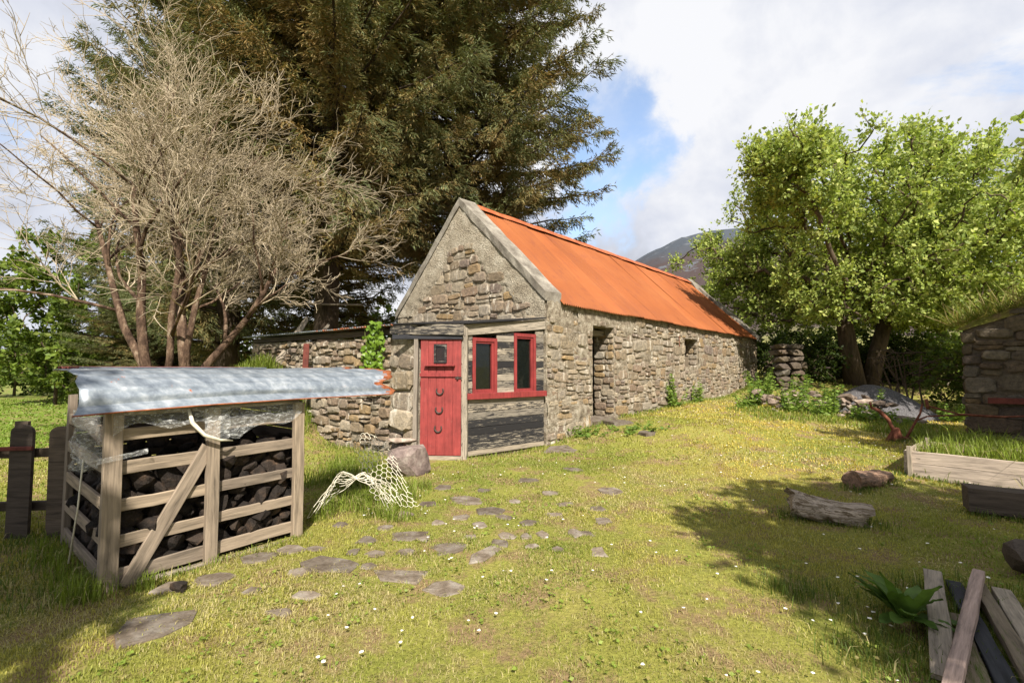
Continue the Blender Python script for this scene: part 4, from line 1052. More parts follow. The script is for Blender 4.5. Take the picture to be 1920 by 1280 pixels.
def broadleaf(name, base, trunks, crown, npts, ntw, nlf, leaf, cols, wts, label, seed, r_root=.3, bark='bark_w', reject=None, group=None, twig=.55, cat='tree', fork=None, noise_cut=0.0):
    """tree > trunk, crown.  crown: list of ellipsoids (cx,cy,cz,rx,ry,rz)"""
    rg = np.random.default_rng(seed); pts = []
    vol = np.array([e[3]*e[4]*e[5] for e in crown]); vol = vol/vol.sum()
    while len(pts) < npts:
        e = crown[rg.choice(len(crown), p=vol)]; u = rand_unit(1, rg)[0]*rg.random()**.42
        p = np.array([e[0]+u[0]*e[3], e[1]+u[1]*e[4], e[2]+u[2]*e[5]])
        if noise_cut and float(fbm(p[0]+p[2]*.6, p[1]+p[2]*.9, .55, seed, 3)) < noise_cut: continue
        if reject and reject(p): continue
        pts.append(p)
    pts = np.array(pts); root = thing(name, base, label, cat, group)
    mb = MB(); fk = np.array(fork if fork is not None else (base[0], base[1], base[2]+1.5))
    for tr in trunks: mb.tube([tr[0], (Vector(tr[0])*.5+Vector(tr[1])*.5)+Vector((U(-.1, .1), U(-.1, .1), 0)), tr[1]], [tr[2]*1.25, tr[2], tr[2]*.8], 9)
    forks = [np.array(t[1]) for t in trunks]
    asg = np.argmin(np.stack([np.linalg.norm(pts-f, axis=1) for f in forks]), 0)
    for k, f in enumerate(forks):
        q = pts[asg == k]
        if len(q): nodes, par = skeleton(f, q, rg); skeleton_tubes(mb, nodes, par, .012, trunks[k][2]*.8, rg)
    # twigs and leaves
    cen = np.array([sum(e[i]*v for e, v in zip(crown, vol)) for i in range(3)])
    nT = len(pts)*ntw; src = np.repeat(pts, ntw, axis=0); out = src-cen; out /= np.linalg.norm(out, axis=1, keepdims=True)+1e-6
    D = rand_unit(nT, rg)*.9+out*.55+np.array([0, 0, .25]); D /= np.linalg.norm(D, axis=1, keepdims=True); TL = rg.uniform(.5, 1.2, nT)*twig
    tips = src+D*TL[:, None]
    if reject is not None:
        keep = np.array([not reject(p) for p in tips]); src, D, TL, tips = src[keep], D[keep], TL[keep], tips[keep]; nT = len(src)
    for i in range(0, nT, 2): mb.tube([src[i], (src[i]+tips[i])/2+rg.normal(size=3)*.03, tips[i]], [.010, .007, .003], 3, False)
    mb.build('trunk', M[bark], root, True)
    q = rg.random((nT, nlf))**.7; P = (src[:, None]+D[:, None]*TL[:, None, None]*q[..., None]+rg.normal(size=(nT, nlf, 3))*.05*twig/.55).reshape(-1, 3)
    LD = (np.repeat(D, nlf, 0)*.6+rand_unit(nT*nlf, rg)*.9+np.array([0, 0, .1])); n = len(P)
    L = rg.uniform(.45, 1.4, n)*leaf[0]; W = L*leaf[1]
    tint = mix_tint(cols, wts, n, rg)*np.repeat(1+rg.uniform(-.22, .22, (nT, 1)), nlf, 0)
    leaves_mesh('crown', P, LD, L, W, tint, M['foliage'], root, rg); return root

def spruce_geo(seed, H, R, z0, dens=1.0, dead=.4, drop=0.0, rmin=.5, sprays=7, topfrac=.62):
    """trunk + drooping whorls with hanging sprays; returns MB of wood and arrays of sprays"""
    rg = np.random.default_rng(seed); mb = MB(); mb.tube([(0, 0, -.3), (.05, 0, H*.3), (0, .06, H*.65), (0, 0, H)], [.46, .36, .22, .04], 10)
    P, D, L, T = [], [], [], []; z = z0; ph = 0
    while z < H-.6:
        q = (z-z0)/(H-z0); rad = R*(1-max(0, (q-topfrac)/(1-topfrac))**1.2)*(.72+.28*min(1, q*6)); nb = 6 if q < .8 else 5
        for b in range(nb):
            ph += 2.399+rg.uniform(-.3, .3); Lb = rad*rg.uniform(.62, 1.12)
            if Lb < .3: continue
            dirh = np.array([math.cos(ph), math.sin(ph), 0]); rise = rg.uniform(-.05, .28)+.28*q
            zz = z+rg.uniform(-.18, .18); n = 7; t = np.linspace(0, 1, n)
            path = np.array([0, 0, zz])+dirh*(Lb*t)[:, None]+np.array([0, 0, 1])*((rise*Lb*t)-(.30*Lb*.5*t**2*(1-q*.5))+.16*Lb*t**4)[:, None]
            path[1:] += rg.normal(size=(n-1, 3))*.05
            mb.tube(path, list(np.linspace(.055*(Lb/R)+.02, .008, n)), 4, False)
            ns = int(Lb*9*dens); s = .14+.86*rg.random(ns)**.75
            for si in s:
                x = si*(n-1); i = min(int(x), n-2); base = path[i]+(path[i+1]-path[i])*(x-i); tan = path[i+1]-path[i]; tan /= np.linalg.norm(tan)
                side = np.cross(tan, [0, 0, 1]); side /= np.linalg.norm(side)+1e-6; sg = 1 if rg.random() < .5 else -1
                l2 = (.35+.75*(1-si))*rg.uniform(.5, 1.2)*min(1.2, Lb*.35); d2 = tan*.75+side*sg*rg.uniform(.5, 1.1)+np.array([0, 0, rg.uniform(-.45, .12)]); d2 /= np.linalg.norm(d2)
                k = max(5, int(l2*sprays*5.2)); tt = rg.random(k)**.8
                pos = base+d2*(l2*tt)[:, None]+np.array([0, 0, -1])*(l2*.22*tt**2)[:, None]+rg.normal(size=(k, 3))*.05
                dd = d2*.8+rand_unit(k, rg)*.6+np.array([0, 0, -.38]); P.append(pos); D.append(dd)
                L.append(rg.uniform(.10, .26, k)); T.append(np.full(k, si)+tt*.35)
        z += rg.uniform(.30, .46)/dens**.3
    P = np.concatenate(P); D = np.concatenate(D); L = np.concatenate(L); T = np.concatenate(T)
    n = len(P); fresh = np.clip(T*1.1-.25+rg.normal(size=n)*.22, 0, 1)[:, None]
    clump = fbm(P[:, 0]*1.0+P[:, 2]*.7, P[:, 1]+P[:, 2]*.5, .8, seed+3)[:, None]
    dd_ = np.clip((dead+.9*(clump-.5)*2)*1.0+rg.normal(size=(n, 1))*.22-fresh*.38, 0, 1)
    green = np.array([.135, .132, .040])*(1-fresh)+np.array([.16, .185, .085])*fresh; brown = np.array([.30, .20, .078])
    tint = (green*(1-dd_)+brown*dd_)*(1+rg.uniform(-.25, .25, (n, 1)))
    return mb, P, D, L, tint, rg
def spruce_mesh(args):
    mb, P, D, L, tint, rg = spruce_geo(**args); D = D/np.linalg.norm(D, axis=1, keepdims=True); n = len(P)
    R = rand_unit(n, rg); S = np.cross(D, R); S /= np.linalg.norm(S, axis=1, keepdims=True)+1e-9; Q = np.cross(D, S); V = []; W = (L*.075)[:, None]; Lc = L[:, None]
    for A in (S, Q): V.append(np.stack([P, P+D*Lc*.35+A*W, P+D*Lc, P+D*Lc*.45-A*W], 1))
    V = np.concatenate(V, 0).reshape(-1, 3); i = np.arange(2*n)*4; F = np.concatenate([np.c_[i, i+1, i+2], np.c_[i, i+2, i+3]])
    return mb, V, F, np.repeat(np.concatenate([tint, tint]), 4, axis=0)
SPR = {}
def spruce(key, args, loc, rot, scale, label, group):
    root = thing('spruce_tree', loc, label, 'tree', group)
    if key not in SPR:
        mb, V, F, T = spruce_mesh(args); t = mb.build('trunk', M['bark'], None, True); c = fast_mesh('crown', V, F, M['needles'], None, {'tint': T}); SPR[key] = (t.data, c.data)
        bpy.data.objects.remove(t); bpy.data.objects.remove(c)
    for nm, me in zip(('trunk', 'crown'), SPR[key]):
        o = bpy.data.objects.new(nm, me); COL.objects.link(o); o.parent = root
    root.rotation_euler = (0, 0, rot); root.scale = scale if isinstance(scale, tuple) else (scale,)*3
    return root
GS = 'tall spruces behind the byre and the bare trees'
A1 = dict(seed=5, H=24, R=5.6, z0=5.0, dens=1.4, dead=.56)
A2 = dict(seed=9, H=20, R=4.4, z0=2.0, dens=.85, dead=.30)
spruce('a', A1, (-6.35, 16.2, gz(-6.35, 16.2)), .4, 1.0, 'huge brown-green spruce with the thickest trunk, left of the stone gable', GS)
spruce('a', A1, (-2.0, 19.3, gz(-2.0, 19.3)), 2.6, (1.06, 1.06, 1.12), 'huge spruce rising directly behind the byre roof and gable', GS)
spruce('b', A2, (-10.4, 17.4, 0), 1.0, (.95, .95, 1.15), 'dark spruce trunk and crown seen behind the bare trees', GS)
spruce('b', A2, (-8.3, 21.5, 0), 4.0, (.9, .9, 1.1), 'slim-trunked spruce standing between the two thickest spruces', GS)
spruce('b', A2, (-17.0, 23.5, 0), 2.2, (1.0, 1.0, 1.0), 'spruce at the upper left behind the bare branches', GS)
spruce('b', A2, (-15.6, 20.5, -.6), 5.4, (.62, .62, .36), 'low young yellow-green spruce beyond the lawn on the left', GS)

CW = [(.345, .40, .105), (.28, .345, .088), (.19, .25, .06), (.42, .44, .145)]
def not_house(p):
    s, w = to_house(p[0], p[1]); return (s < HL+.5 and w > (-1.5 if p[2] < 6.2 else -.6)) or p[2] < 3.0+.5*max(0, 11-p[0])*.35
broadleaf('leafy_tree', (13.4, 18.3, gz(13.4, 18.3)),
    [((13.05, 18.2, gz(13, 18.2)-.2), (12.5, 18.0, 3.9), .30), ((13.75, 18.5, gz(13.7, 18.5)-.2), (14.6, 18.3, 4.1), .27)],
    [(13.1, 18.3, 5.9, 5.7, 5.4, 4.3), (9.6, 20.6, 5.6, 2.9, 2.6, 2.3), (16.2, 18.2, 5.4, 2.5, 3.4, 2.9), (9.7, 14.3, 7.4, 1.6, 2.2, 1.3), (9.7, 14.3, 7.4, 1.6, 2.2, 1.3),(9.1, 15.1, 7.5, 1.3, 1.6, 1.0), (8.9, 15.0, 7.9, 1.2, 1.3, .8), (8.3, 14.2, 7.9, 1.1, 1.2, .7), (8.3, 14.2, 7.9, 1.1, 1.2, .7), (8.3, 14.2, 7.9, 1.1, 1.2, .7)], 1150, 9, 17, (.13, .62), CW, (4, 4, 2.4, 1.5),
    'big round yellow-green leafy tree with twin dark trunks beyond the byre', 61, reject=not_house, noise_cut=.36, twig=.72)
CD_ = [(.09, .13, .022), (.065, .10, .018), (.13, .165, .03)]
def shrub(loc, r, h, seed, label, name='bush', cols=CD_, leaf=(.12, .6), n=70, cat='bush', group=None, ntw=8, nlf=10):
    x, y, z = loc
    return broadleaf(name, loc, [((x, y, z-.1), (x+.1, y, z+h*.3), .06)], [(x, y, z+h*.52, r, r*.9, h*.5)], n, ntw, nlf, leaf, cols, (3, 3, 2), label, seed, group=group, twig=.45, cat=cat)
GH = 'bushes along the far edges'
CL = [(.135, .19, .03), (.10, .15, .026), (.17, .21, .04)]
shrub((-19.5, 20.5, 0), 2.9, 7.6, 1, 'bright green deciduous bush at the left edge beyond the lawn', cols=CL, leaf=(.2, .6), n=170, group=GH)
shrub((-23.5, 27, 0), 3.4, 3.0, 2, 'low dark hedge bush at the far left end of the lawn', leaf=(.22, .6), n=90, group=GH)
shrub((-17.5, 26.5, 0), 3.6, 2.8, 3, 'long dark hedge bush behind the lawn and the young spruce', leaf=(.22, .6), n=100, group=GH)
shrub((-12.5, 27, 0), 3.6, 4.0, 4, 'dark bush glimpsed between the bare tree stems', leaf=(.22, .6), n=90, group=GH)
shrub((-6.0, 27, 0), 4.4, 5.5, 5, 'green bush behind the thickest spruce trunk', cols=CL, leaf=(.22, .6), n=110, group=GH)
shrub((-27.5, 26.5, 0), 3.2, 3.8, 46, 'dark hedge bush at the leftmost end of the lawn', leaf=(.22, .6), n=100, group=GH)
shrub((-21.5, 24.5, 0), 2.4, 2.6, 47, 'low dark hedge bush below the bright green bush', leaf=(.2, .6), n=90, group=GH)
shrub((-28, 40, 0), 6, 9, 6, 'tall green tree mass in the far left distance', cols=CL, leaf=(.4, .6), n=120, group=GH)
shrub((17.2, 20.6, .8), 2.6, 2.6, 7, 'bright green bush right of the twin trunks', cols=CL, leaf=(.14, .6), n=90, group=GH)
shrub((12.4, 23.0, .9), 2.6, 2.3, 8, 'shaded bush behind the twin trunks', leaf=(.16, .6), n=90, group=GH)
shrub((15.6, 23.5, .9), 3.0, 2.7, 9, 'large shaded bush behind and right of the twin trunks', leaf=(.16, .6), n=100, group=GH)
shrub((20.5, 21.5, .8), 3.0, 3.8, 10, 'bush over the ruin wall near the right edge', cols=CL, leaf=(.16, .6), n=90, group=GH)
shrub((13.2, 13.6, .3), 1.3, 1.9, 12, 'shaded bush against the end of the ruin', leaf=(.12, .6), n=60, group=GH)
shrub((11.3, 18.6, gz(11.3, 18.6)), 1.4, 1.5, 40, 'low bramble with shade-darkened leaves just left of the twin trunks', cols=[(.05, .075, .015), (.035, .06, .012), (.07, .095, .02)], leaf=(.12, .6), n=60, group=GH)  # three brambles added, their leaf colours darkened to deepen the tree's shade
shrub((15.6, 19.2, gz(15.6, 19.2)), 1.6, 1.7, 41, 'low bramble with shade-darkened leaves just right of the twin trunks', cols=[(.05, .075, .015), (.035, .06, .012), (.07, .095, .02)], leaf=(.12, .6), n=60, group=GH)
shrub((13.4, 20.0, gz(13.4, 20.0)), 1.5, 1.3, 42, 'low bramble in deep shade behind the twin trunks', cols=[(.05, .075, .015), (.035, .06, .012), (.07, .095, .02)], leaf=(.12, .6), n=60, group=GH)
# trees out of the frame, placed so their shade falls on lawn, fence and ruin
def dapple(loc, ell, seed, label, n=150, more=()):
    broadleaf('leafy_tree', (loc[0], loc[1], gz(*loc)), [((loc[0], loc[1], -.2), (loc[0], loc[1], ell[2]-1.2), .2)], [ell, *more], n, 9, 11, (.17, .65), CW, (3, 3, 2, 1), label, seed, twig=.6)
dapple((5.2, -3.0), (5.25, -1.95, 5.6, 2.35, 2.3, 1.5), 71, 'leafy tree standing right behind the viewpoint, shading the planks and lawn', 340, [(4.5, -3.2, 5.6, 1.6, 1.3, 1.2)])
dapple((11.3, 1.6), (9.9, 2.6, 6.0, 2.6, 2.4, 1.8), 73, 'unseen leafy tree added right of the frame to shade the ruin', 210)  # unseen tree, added only to darken the ruin wall
dapple((14.6, 8.2), (14.6, 8.9, 5.4, 2.5, 2.2, 1.6), 74, 'leafy tree behind the ruin, crown lobes added to shade the undergrowth', 560, [(12.9, 9.0, 5.6, 1.9, 1.8, 1.5), (12.6, 9.4, 6.1, 1.2, 1.3, .9), (11.3, 8.7, 6.0, 1.1, 1.2, .8)])  # extra crown lobes added where they block sun from the undergrowth
dapple((-3.9, -3.6), (-3.5, -3.1, 6.2, 2.0, 1.4, 1.4), 72, 'unseen leafy tree added left behind the viewpoint to shade the fence', 250)  # unseen crown added to cast the shade over fence and left foreground

# bare trees on the bank
def bare_tree(base, stems, seed, label, spread=1.0):
    rg = random.Random(seed); root = thing('bare_tree', base, label, 'tree', 'bare trees on the bank'); wood = MB(); tw = MB()
    def grow(p, d, L, r, lvl):
        n = 5 if lvl < 2 else 4 if lvl < 4 else 3; pts = [Vector(p)]; dirs = []; d = Vector(d).normalized()
        for i in range(n):
            d = (d+Vector((rg.gauss(0, .13), rg.gauss(0, .13), rg.gauss(0, .10)+(.02 if lvl > 1 else .0)))).normalized(); pts.append(pts[-1]+d*(L/n)); dirs.append(d)
        rad = [r*(1-.55*i/n) for i in range(n+1)]
        (wood if lvl < 2 else tw).tube(pts, rad, (8, 6, 4, 3, 3, 3)[lvl], lvl < 2)
        if lvl >= 5: return
        nc = (6, 6, 6, 4, 1)[lvl]
        for c in range(nc):
            q = rg.uniform(.2 if lvl else .3, 1.0); x = q*n; i = min(int(x), n-1); b = pts[i].lerp(pts[i+1], x-i); dd = dirs[i]
            a = rg.uniform(0, 6.28); side = dd.orthogonal().normalized(); side = (side*math.cos(a)+dd.cross(side)*math.sin(a))
            out = Vector((b.x-base[0], b.y-base[1], 0)); out = out.normalized() if out.length > .05 else Vector((0, 0, 0))
            nd = dd*.75+side*rg.uniform(.5, .95)*spread+out*.22+Vector((0, 0, .10 if lvl > 0 else .05))
            grow(b, nd, L*rg.uniform(.42, .66), max(.0068, r*(1-.55*q)*rg.uniform(.42, .62)), lvl+1)
    for (dx, dy, d, L, r) in stems: grow(Vector(base)+Vector((dx, dy, -.15)), d, L, r, 0)
    wood.build('trunk', M['bark_red'], root, True); tw.build('branches', M['twig'], root, True)
zb = gz(-7.15, 9.6)
bare_tree((-7.15, 9.6, zb), [(0, 0, (-.28, -.05, 1), 4.5, .105), (.08, .05, (-.62, .0, .9), 4.4, .09), (.15, 0, (.18, -.1, 1), 4.2, .075)], 4, 'leafless tan tree with leaning reddish stems, nearer the left edge')
zb = gz(-6.5, 9.6)
bare_tree((-6.5, 9.6, zb), [(0, 0, (.04, 0, 1), 4.4, .11), (.06, 0, (.36, .05, 1.0), 3.0, .09), (-.08, .1, (-.2, .12, 1), 4.2, .07)], 12, 'leafless tan tree with forked trunk, just above the crate sheet')
log('dead_limb', (-5.35, 10.6, 1.35), (-4.75, 11.0, 2.65), .10, .06, 5, 'grey_wood', 'grey dead limb leaning up beside the lean-to roof end', 'branch', n=8)
log('dead_limb', (-5.1, 10.9, 1.5), (-4.3, 11.2, 2.55), .06, .04, 6, 'grey_wood', 'thinner dead limb leaning behind the first one', 'branch', n=8)
o = board('nailed_plank', (-7.6, 15.6, 3.65), (-4.95, 15.7, 3.62), .14, .05, UP, 'pallet', None); tag(o, 'long bare plank fixed across the thick spruce trunk', 'plank')
o = board('red_post', (-4.22, 9.75, 1.0), (-4.20, 9.75, 2.02), .11, .06, (.3, -1, 0), 'red_sheet', None); tag(o, 'short red post standing in front of the lean-to wall', 'post')

# ivy on the lean-to wall
def heart_leaf(name, mat):
    out = [(0, 0), (.30, -.10), (.52, .15), (.42, .48), (.18, .72), (0, 1.0), (-.18, .72), (-.42, .48), (-.52, .15), (-.30, -.10)]
    me = bpy.data.meshes.new(name); v = [(x, y, -.10*abs(x)-.08*y*y) for x, y in out]+[(0, .4, .03)]
    me.from_pydata(v, [], [(10, k, (k+1) % 10) for k in range(10)]); me.materials.append(mat); return me
def build_ivy():
    c = WA+WD*1.02; iv = thing('ivy', (c.x, c.y, 1.5), 'bright green ivy hanging down the lean-to wall beside the porch', 'ivy'); me = heart_leaf('leaf', M['ivy']); rg = random.Random(8); st = MB()
    for q in range(4):
        k = .82+q*.13; st.tube([WA+WD*(k+.06*math.sin(z*5+q))+WN*.11+Vector((0, 0, z)) for z in np.linspace(1.45+.1*q, 2.32, 9)], .006, 4)
    st.build('stem', M['stemgreen'], iv)
    for i in range(190):
        t = rg.random(); z = 2.36-.86*t; wd = .10+.17*min(1, t*2.2)*(1-.3*max(0, t-.8)*5*.3); k = 1.0-.06*t+rg.uniform(-wd, wd)*1.05-.16*(1-t)**2
        o = bpy.data.objects.new('leaf', me); link(o, iv); o.location = WA+WD*k+WN*rg.uniform(.12, .24)+Vector((0, 0, z)); s = rg.uniform(.055, .095); o.scale = (s, s, s)
        o.rotation_euler = (math.pi/2+rg.uniform(-.5, .9), rg.uniform(-.5, .5)+math.pi, rg.uniform(-.9, .6)+.55)
build_ivy()

# leafy weeds: stems with paired pointed leaves
def weed(loc, h, n, seed, label, leaf=.13, spread=.22, group='nettles and weeds by the rubble', mat='weed'):
    rg = np.random.default_rng(seed); root = thing('weed', loc, label, 'weed', group); mb = MB(); P, D, L = [], [], []
    for s in range(n):
        a = rg.uniform(0, 6.28); r = spread*rg.random()**.5; b = np.array(loc)+np.array([math.cos(a)*r*.5, math.sin(a)*r*.5, -.03]); hh = h*rg.uniform(.55, 1.1)
        tip = b+np.array([math.cos(a)*r, math.sin(a)*r, hh]); mb.tube([b, (b+tip)/2+rg.normal(size=3)*.02, tip], [.008, .006, .003], 4, False)
        for k in range(int(hh/.055)+3):
            q = .12+.88*(k+rg.random()*.6)/(int(hh/.055)+3); az = k*1.57+a
            for w in (0, math.pi):
                P.append(b+(tip-b)*min(q, 1)); D.append([math.cos(az+w), math.sin(az+w), rg.uniform(-.35, .5)]); L.append(leaf*rg.uniform(.7, 1.2)*(1.1-.55*q))
    mb.build('stem', M['stemgreen'], root)
    P, D, L = np.array(P), np.array(D), np.array(L); n_ = len(P); tint = mix_tint([(.15, .235, .04), (.20, .28, .05), (.10, .17, .03)], (3, 3, 2), n_, rg)
    leaves_mesh('foliage', P, D, L, L*.55, tint, M['foliage'], root, rg)
def wg(x, y): return (x, y, gz(x, y))
def hp2(s, w): p = HP(s, w, 0); return wg(p.x, p.y)
weed(hp2(5.35, -.25), .95, 9, 1, 'tall nettle clump against the byre wall left of its window')
weed(hp2(6.7, -.25), .62, 7, 2, 'shorter nettle clump below the byre window')
weed(hp2(11.2, -.8), .85, 12, 3, 'broad weed clump near the far end of the byre wall', spread=.5)
weed(hp2(9.5, -1.2), .45, 6, 4, 'small weed at the left end of the rubble heap', spread=.3)
for i, (x, y, h, n, lab) in enumerate([(7.2, 12.4, .75, 10, 'leafy weed clump in the middle of the rubble heap'), (7.9, 13.2, .95, 9, 'tallest weeds behind the rubble heap'), (8.0, 12.0, .7, 9, 'weed clump before the pale stones of the heap'), (6.5, 12.9, .7, 8, 'weeds on the left flank of the rubble heap'), (8.5, 12.6, .75, 7, 'weed between the rubble heap and gravel mound'), (8.9, 11.6, .5, 4, 'single upright weed in front of the stone heap'), (7.0, 13.6, .85, 9, 'weeds behind the left part of the heap'), (9.85, 12.9, 1.25, 2, 'lone tall leafy stem growing out of the gravel mound'), (10.9, 12.0, .5, 8, 'low weeds right of the gravel mound'), (6.9, 12.0, .5, 9, 'low weeds in front of the left of the rubble heap'), (7.5, 11.7, .5, 9, 'low weeds in front of the middle of the rubble heap'), (8.2, 11.4, .42, 8, 'low weeds at the front right of the rubble heap'), (6.1, 12.5, .5, 8, 'weeds at the far left foot of the rubble heap'), (9.2, 11.3, .3, 7, 'small weed beside the pointed slab'), (1.55, 9.75, .22, 12, 'low green weed clump at the byre wall foot by the doorway'), (2.25, 9.7, .16, 10, 'flat weed rosette beside the doorway slab'), (2.75, 9.75, .16, 9, 'flat weed at the right end of the doorway slab')]):
    weed(wg(x, y), h, n, 20+i, lab, spread=.28 if h > .3 else .34, leaf=.15 if h > .3 else .12)

def build_dock():
    c = Vector((2.34, 2.93, gz(2.34, 2.93)+.03)); d = thing('dock_plant', c, 'broad-leaved dark green dock plant growing beside the plank heap', 'plant'); rg = random.Random(4)
    for i in range(27):
        n = 7; L = rg.uniform(.17, .30); W = L*rg.uniform(.28, .38); v = []; f = []; droop = rg.uniform(.25, .9); fold = rg.uniform(.2, .4)
        for k in range(n+1):
            q = k/n; w = W*.5*math.sin(math.pi*min(1, (q*.93+.07)))**.75*(1 if q > .22 else .25+q*3.2); y = L*q; z = .55*L*q-droop*L*.55*q*q
            for sx in (-1, -.5, 0, .5, 1): v.append((sx*w, y, z+abs(sx)*w*fold+.006*math.sin(k*2.3+sx*3)))
        for k in range(n):
            for j in range(4): a = k*5+j; f.append((a, a+1, a+6, a+5))
        me = bpy.data.meshes.new('leaf'); me.from_pydata(v, [], f); me.materials.append(M['dock']); me.shade_smooth()
        o = bpy.data.objects.new('leaf', me); link(o, d); a = i*2.4+rg.uniform(-.3, .3); o.location = c+Vector((-.03*math.sin(a), .03*math.cos(a), .015)); o.rotation_euler = (rg.uniform(-.25, .75), rg.uniform(-.2, .2), a)
build_dock()

# rubble heap, gravel mound, gate pier
def build_rubble():
    rg = random.Random(12); mes = []
    for i in range(8): me = lump(500+i, 1, .2); me.materials.append(M['pale_stone']); mes.append(me)
    spots = []
    for i in range(95):
        q = rg.random(); x = 6.35+2.9*q; y = 12.75-.75*q+rg.gauss(0, .42); spots.append((x, y))
    for i in range(26): spots.append((8.75+rg.gauss(0, .25), 11.95+rg.gauss(0, .22)))
    for (x, y) in spots:
        q = (x-6.35)/2.9; h = .48*max(0, 1-((y-(12.75-.75*q))/.55)**2)*rg.uniform(.3, 1)
        o = bpy.data.objects.new('rubble_stone', rg.choice(mes)); COL.objects.link(o); k = rg.uniform(.09, .27); o.scale = (k*1.3, k, k*.62); o.location = (x, y, gz(x, y)+h+k*.15); o.rotation_euler = (rg.uniform(-.5, .5), rg.uniform(-.5, .5), rg.uniform(0, 6.3))
        tag(o, 'small pale broken stone lying in the weedy rubble heap', 'stone', 'stones of the rubble heap')
    rock('slab', (9.55, 11.45, gz(9.5, 11.4)+.09), (.75, .3, .14), 77, 'pale_stone', 'pale pointed slab at the right end of the rubble heap', 'stone', None, (.1, .15, -.35))
    n, m = 30, 16; v = [(9.95, 13.2, gz(9.95, 13.2)+.79)]; f = []
    for j in range(1, m+1):
        for i in range(n):
            a = 2*math.pi*i/n; r = j/m; x = 9.95+1.5*r*math.cos(a)+.2*r; y = 13.2+1.1*r*math.sin(a); v.append((x, y, gz(x, y)-.05+.85*(1-r**1.6)+.05*(float(fbm(x, y, 4, 3))-.5)))
    for i in range(n): f.append((0, 1+i, 1+(i+1) % n))
    for j in range(m-1):
        for i in range(n): a = 1+j*n+i; b = 1+j*n+(i+1) % n; f.append((a, a+n, b+n, b))
    o = mesh_obj('gravel_mound', v, f, M['gravel'], None, True, base=(9.95, 13.2, gz(9.95, 13.2))); tag(o, 'grey gravel mound with a leafy stem in it', 'gravel', kind='stuff')
build_rubble()
def build_pier():
    b = Vector((9.75, 16.8, gz(9.75, 16.8))); p = thing('stone_pier', b, 'shaded ruined stone pier beyond the far end of the byre', 'wall'); rg = random.Random(3); z = b.z-.1
    while z < b.z+1.55:
        h = rg.uniform(.16, .28); x = -.45
        while x < .42:
            w = rg.uniform(.26, .5); w = min(w, .5-x)
            for d in (0, .32):
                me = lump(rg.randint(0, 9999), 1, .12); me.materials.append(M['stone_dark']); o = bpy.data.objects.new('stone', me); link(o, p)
                o.location = b+Vector((x+w/2, d, z-b.z+h/2)); o.scale = (w*1.3, .50, h*1.4); o.rotation_euler = (rg.uniform(-.12, .12), rg.uniform(-.12, .12), rg.uniform(-.2, .2))
            x += w
        z += h
    w = thing('field_wall', (14, 19.9, .9), 'low dark dry-stone field wall in the shade under the leafy tree', 'wall'); z0 = .55
    for r in range(4):
        x = 10.6
        while x < 20.5:
            ww = rg.uniform(.3, .65); y = 20.2-.10*(x-10)
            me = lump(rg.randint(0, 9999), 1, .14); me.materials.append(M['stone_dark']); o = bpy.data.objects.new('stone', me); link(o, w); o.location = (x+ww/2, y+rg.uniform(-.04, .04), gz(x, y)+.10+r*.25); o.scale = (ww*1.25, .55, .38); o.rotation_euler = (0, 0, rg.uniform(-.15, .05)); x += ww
    m = MB(); m.tube([(9.9, 18.6, 1.35+.2), (11.6, 17.4, 1.35+.2)], .035, 6); o = m.build('gate_bar', M['iron'], None, base=(10.7, 18, 1.0)); tag(o, 'thin dark bar between the byre corner and the stone pier', 'bar')
build_pier()
def build_brush():
    rg = random.Random(9); root = thing('brushwood', wg(12.2, 14.6), 'tangle of bare brown brushwood in the shade left of the ruin', 'brushwood'); m = MB()
    for i in range(22):
        a = Vector((11.6+rg.uniform(-.5, .7), 14.0+rg.uniform(-.6, .6), 1.5+rg.uniform(-.5, .6))); b = a+Vector((rg.uniform(-.9, .9), rg.uniform(-.4, .4), rg.uniform(-.25, .35))); c = b+Vector((rg.uniform(-.6, .6), rg.uniform(-.3, .3), rg.uniform(-.3, .1)))
        m.tube([a, a.lerp(b, .5)+Vector((0, 0, rg.uniform(-.1, .12))), b, c], [.018, .015, .012, .006], 4, False)
    m.build('branches', M['bark'], root)
    m = MB()
    for i in range(9): x = 11.6+rg.uniform(-.5, .6); y = 14.3+rg.uniform(-.4, .4); m.tube([(x, y, gz(x, y)-.1), (x+rg.uniform(-.3, .3), y, 1.1), (x-.3+rg.uniform(-.4, .3), y-.1, 1.9)], [.03, .025, .015], 5, False)
    m.build('stems', M['bark_w'], root)
build_brush()

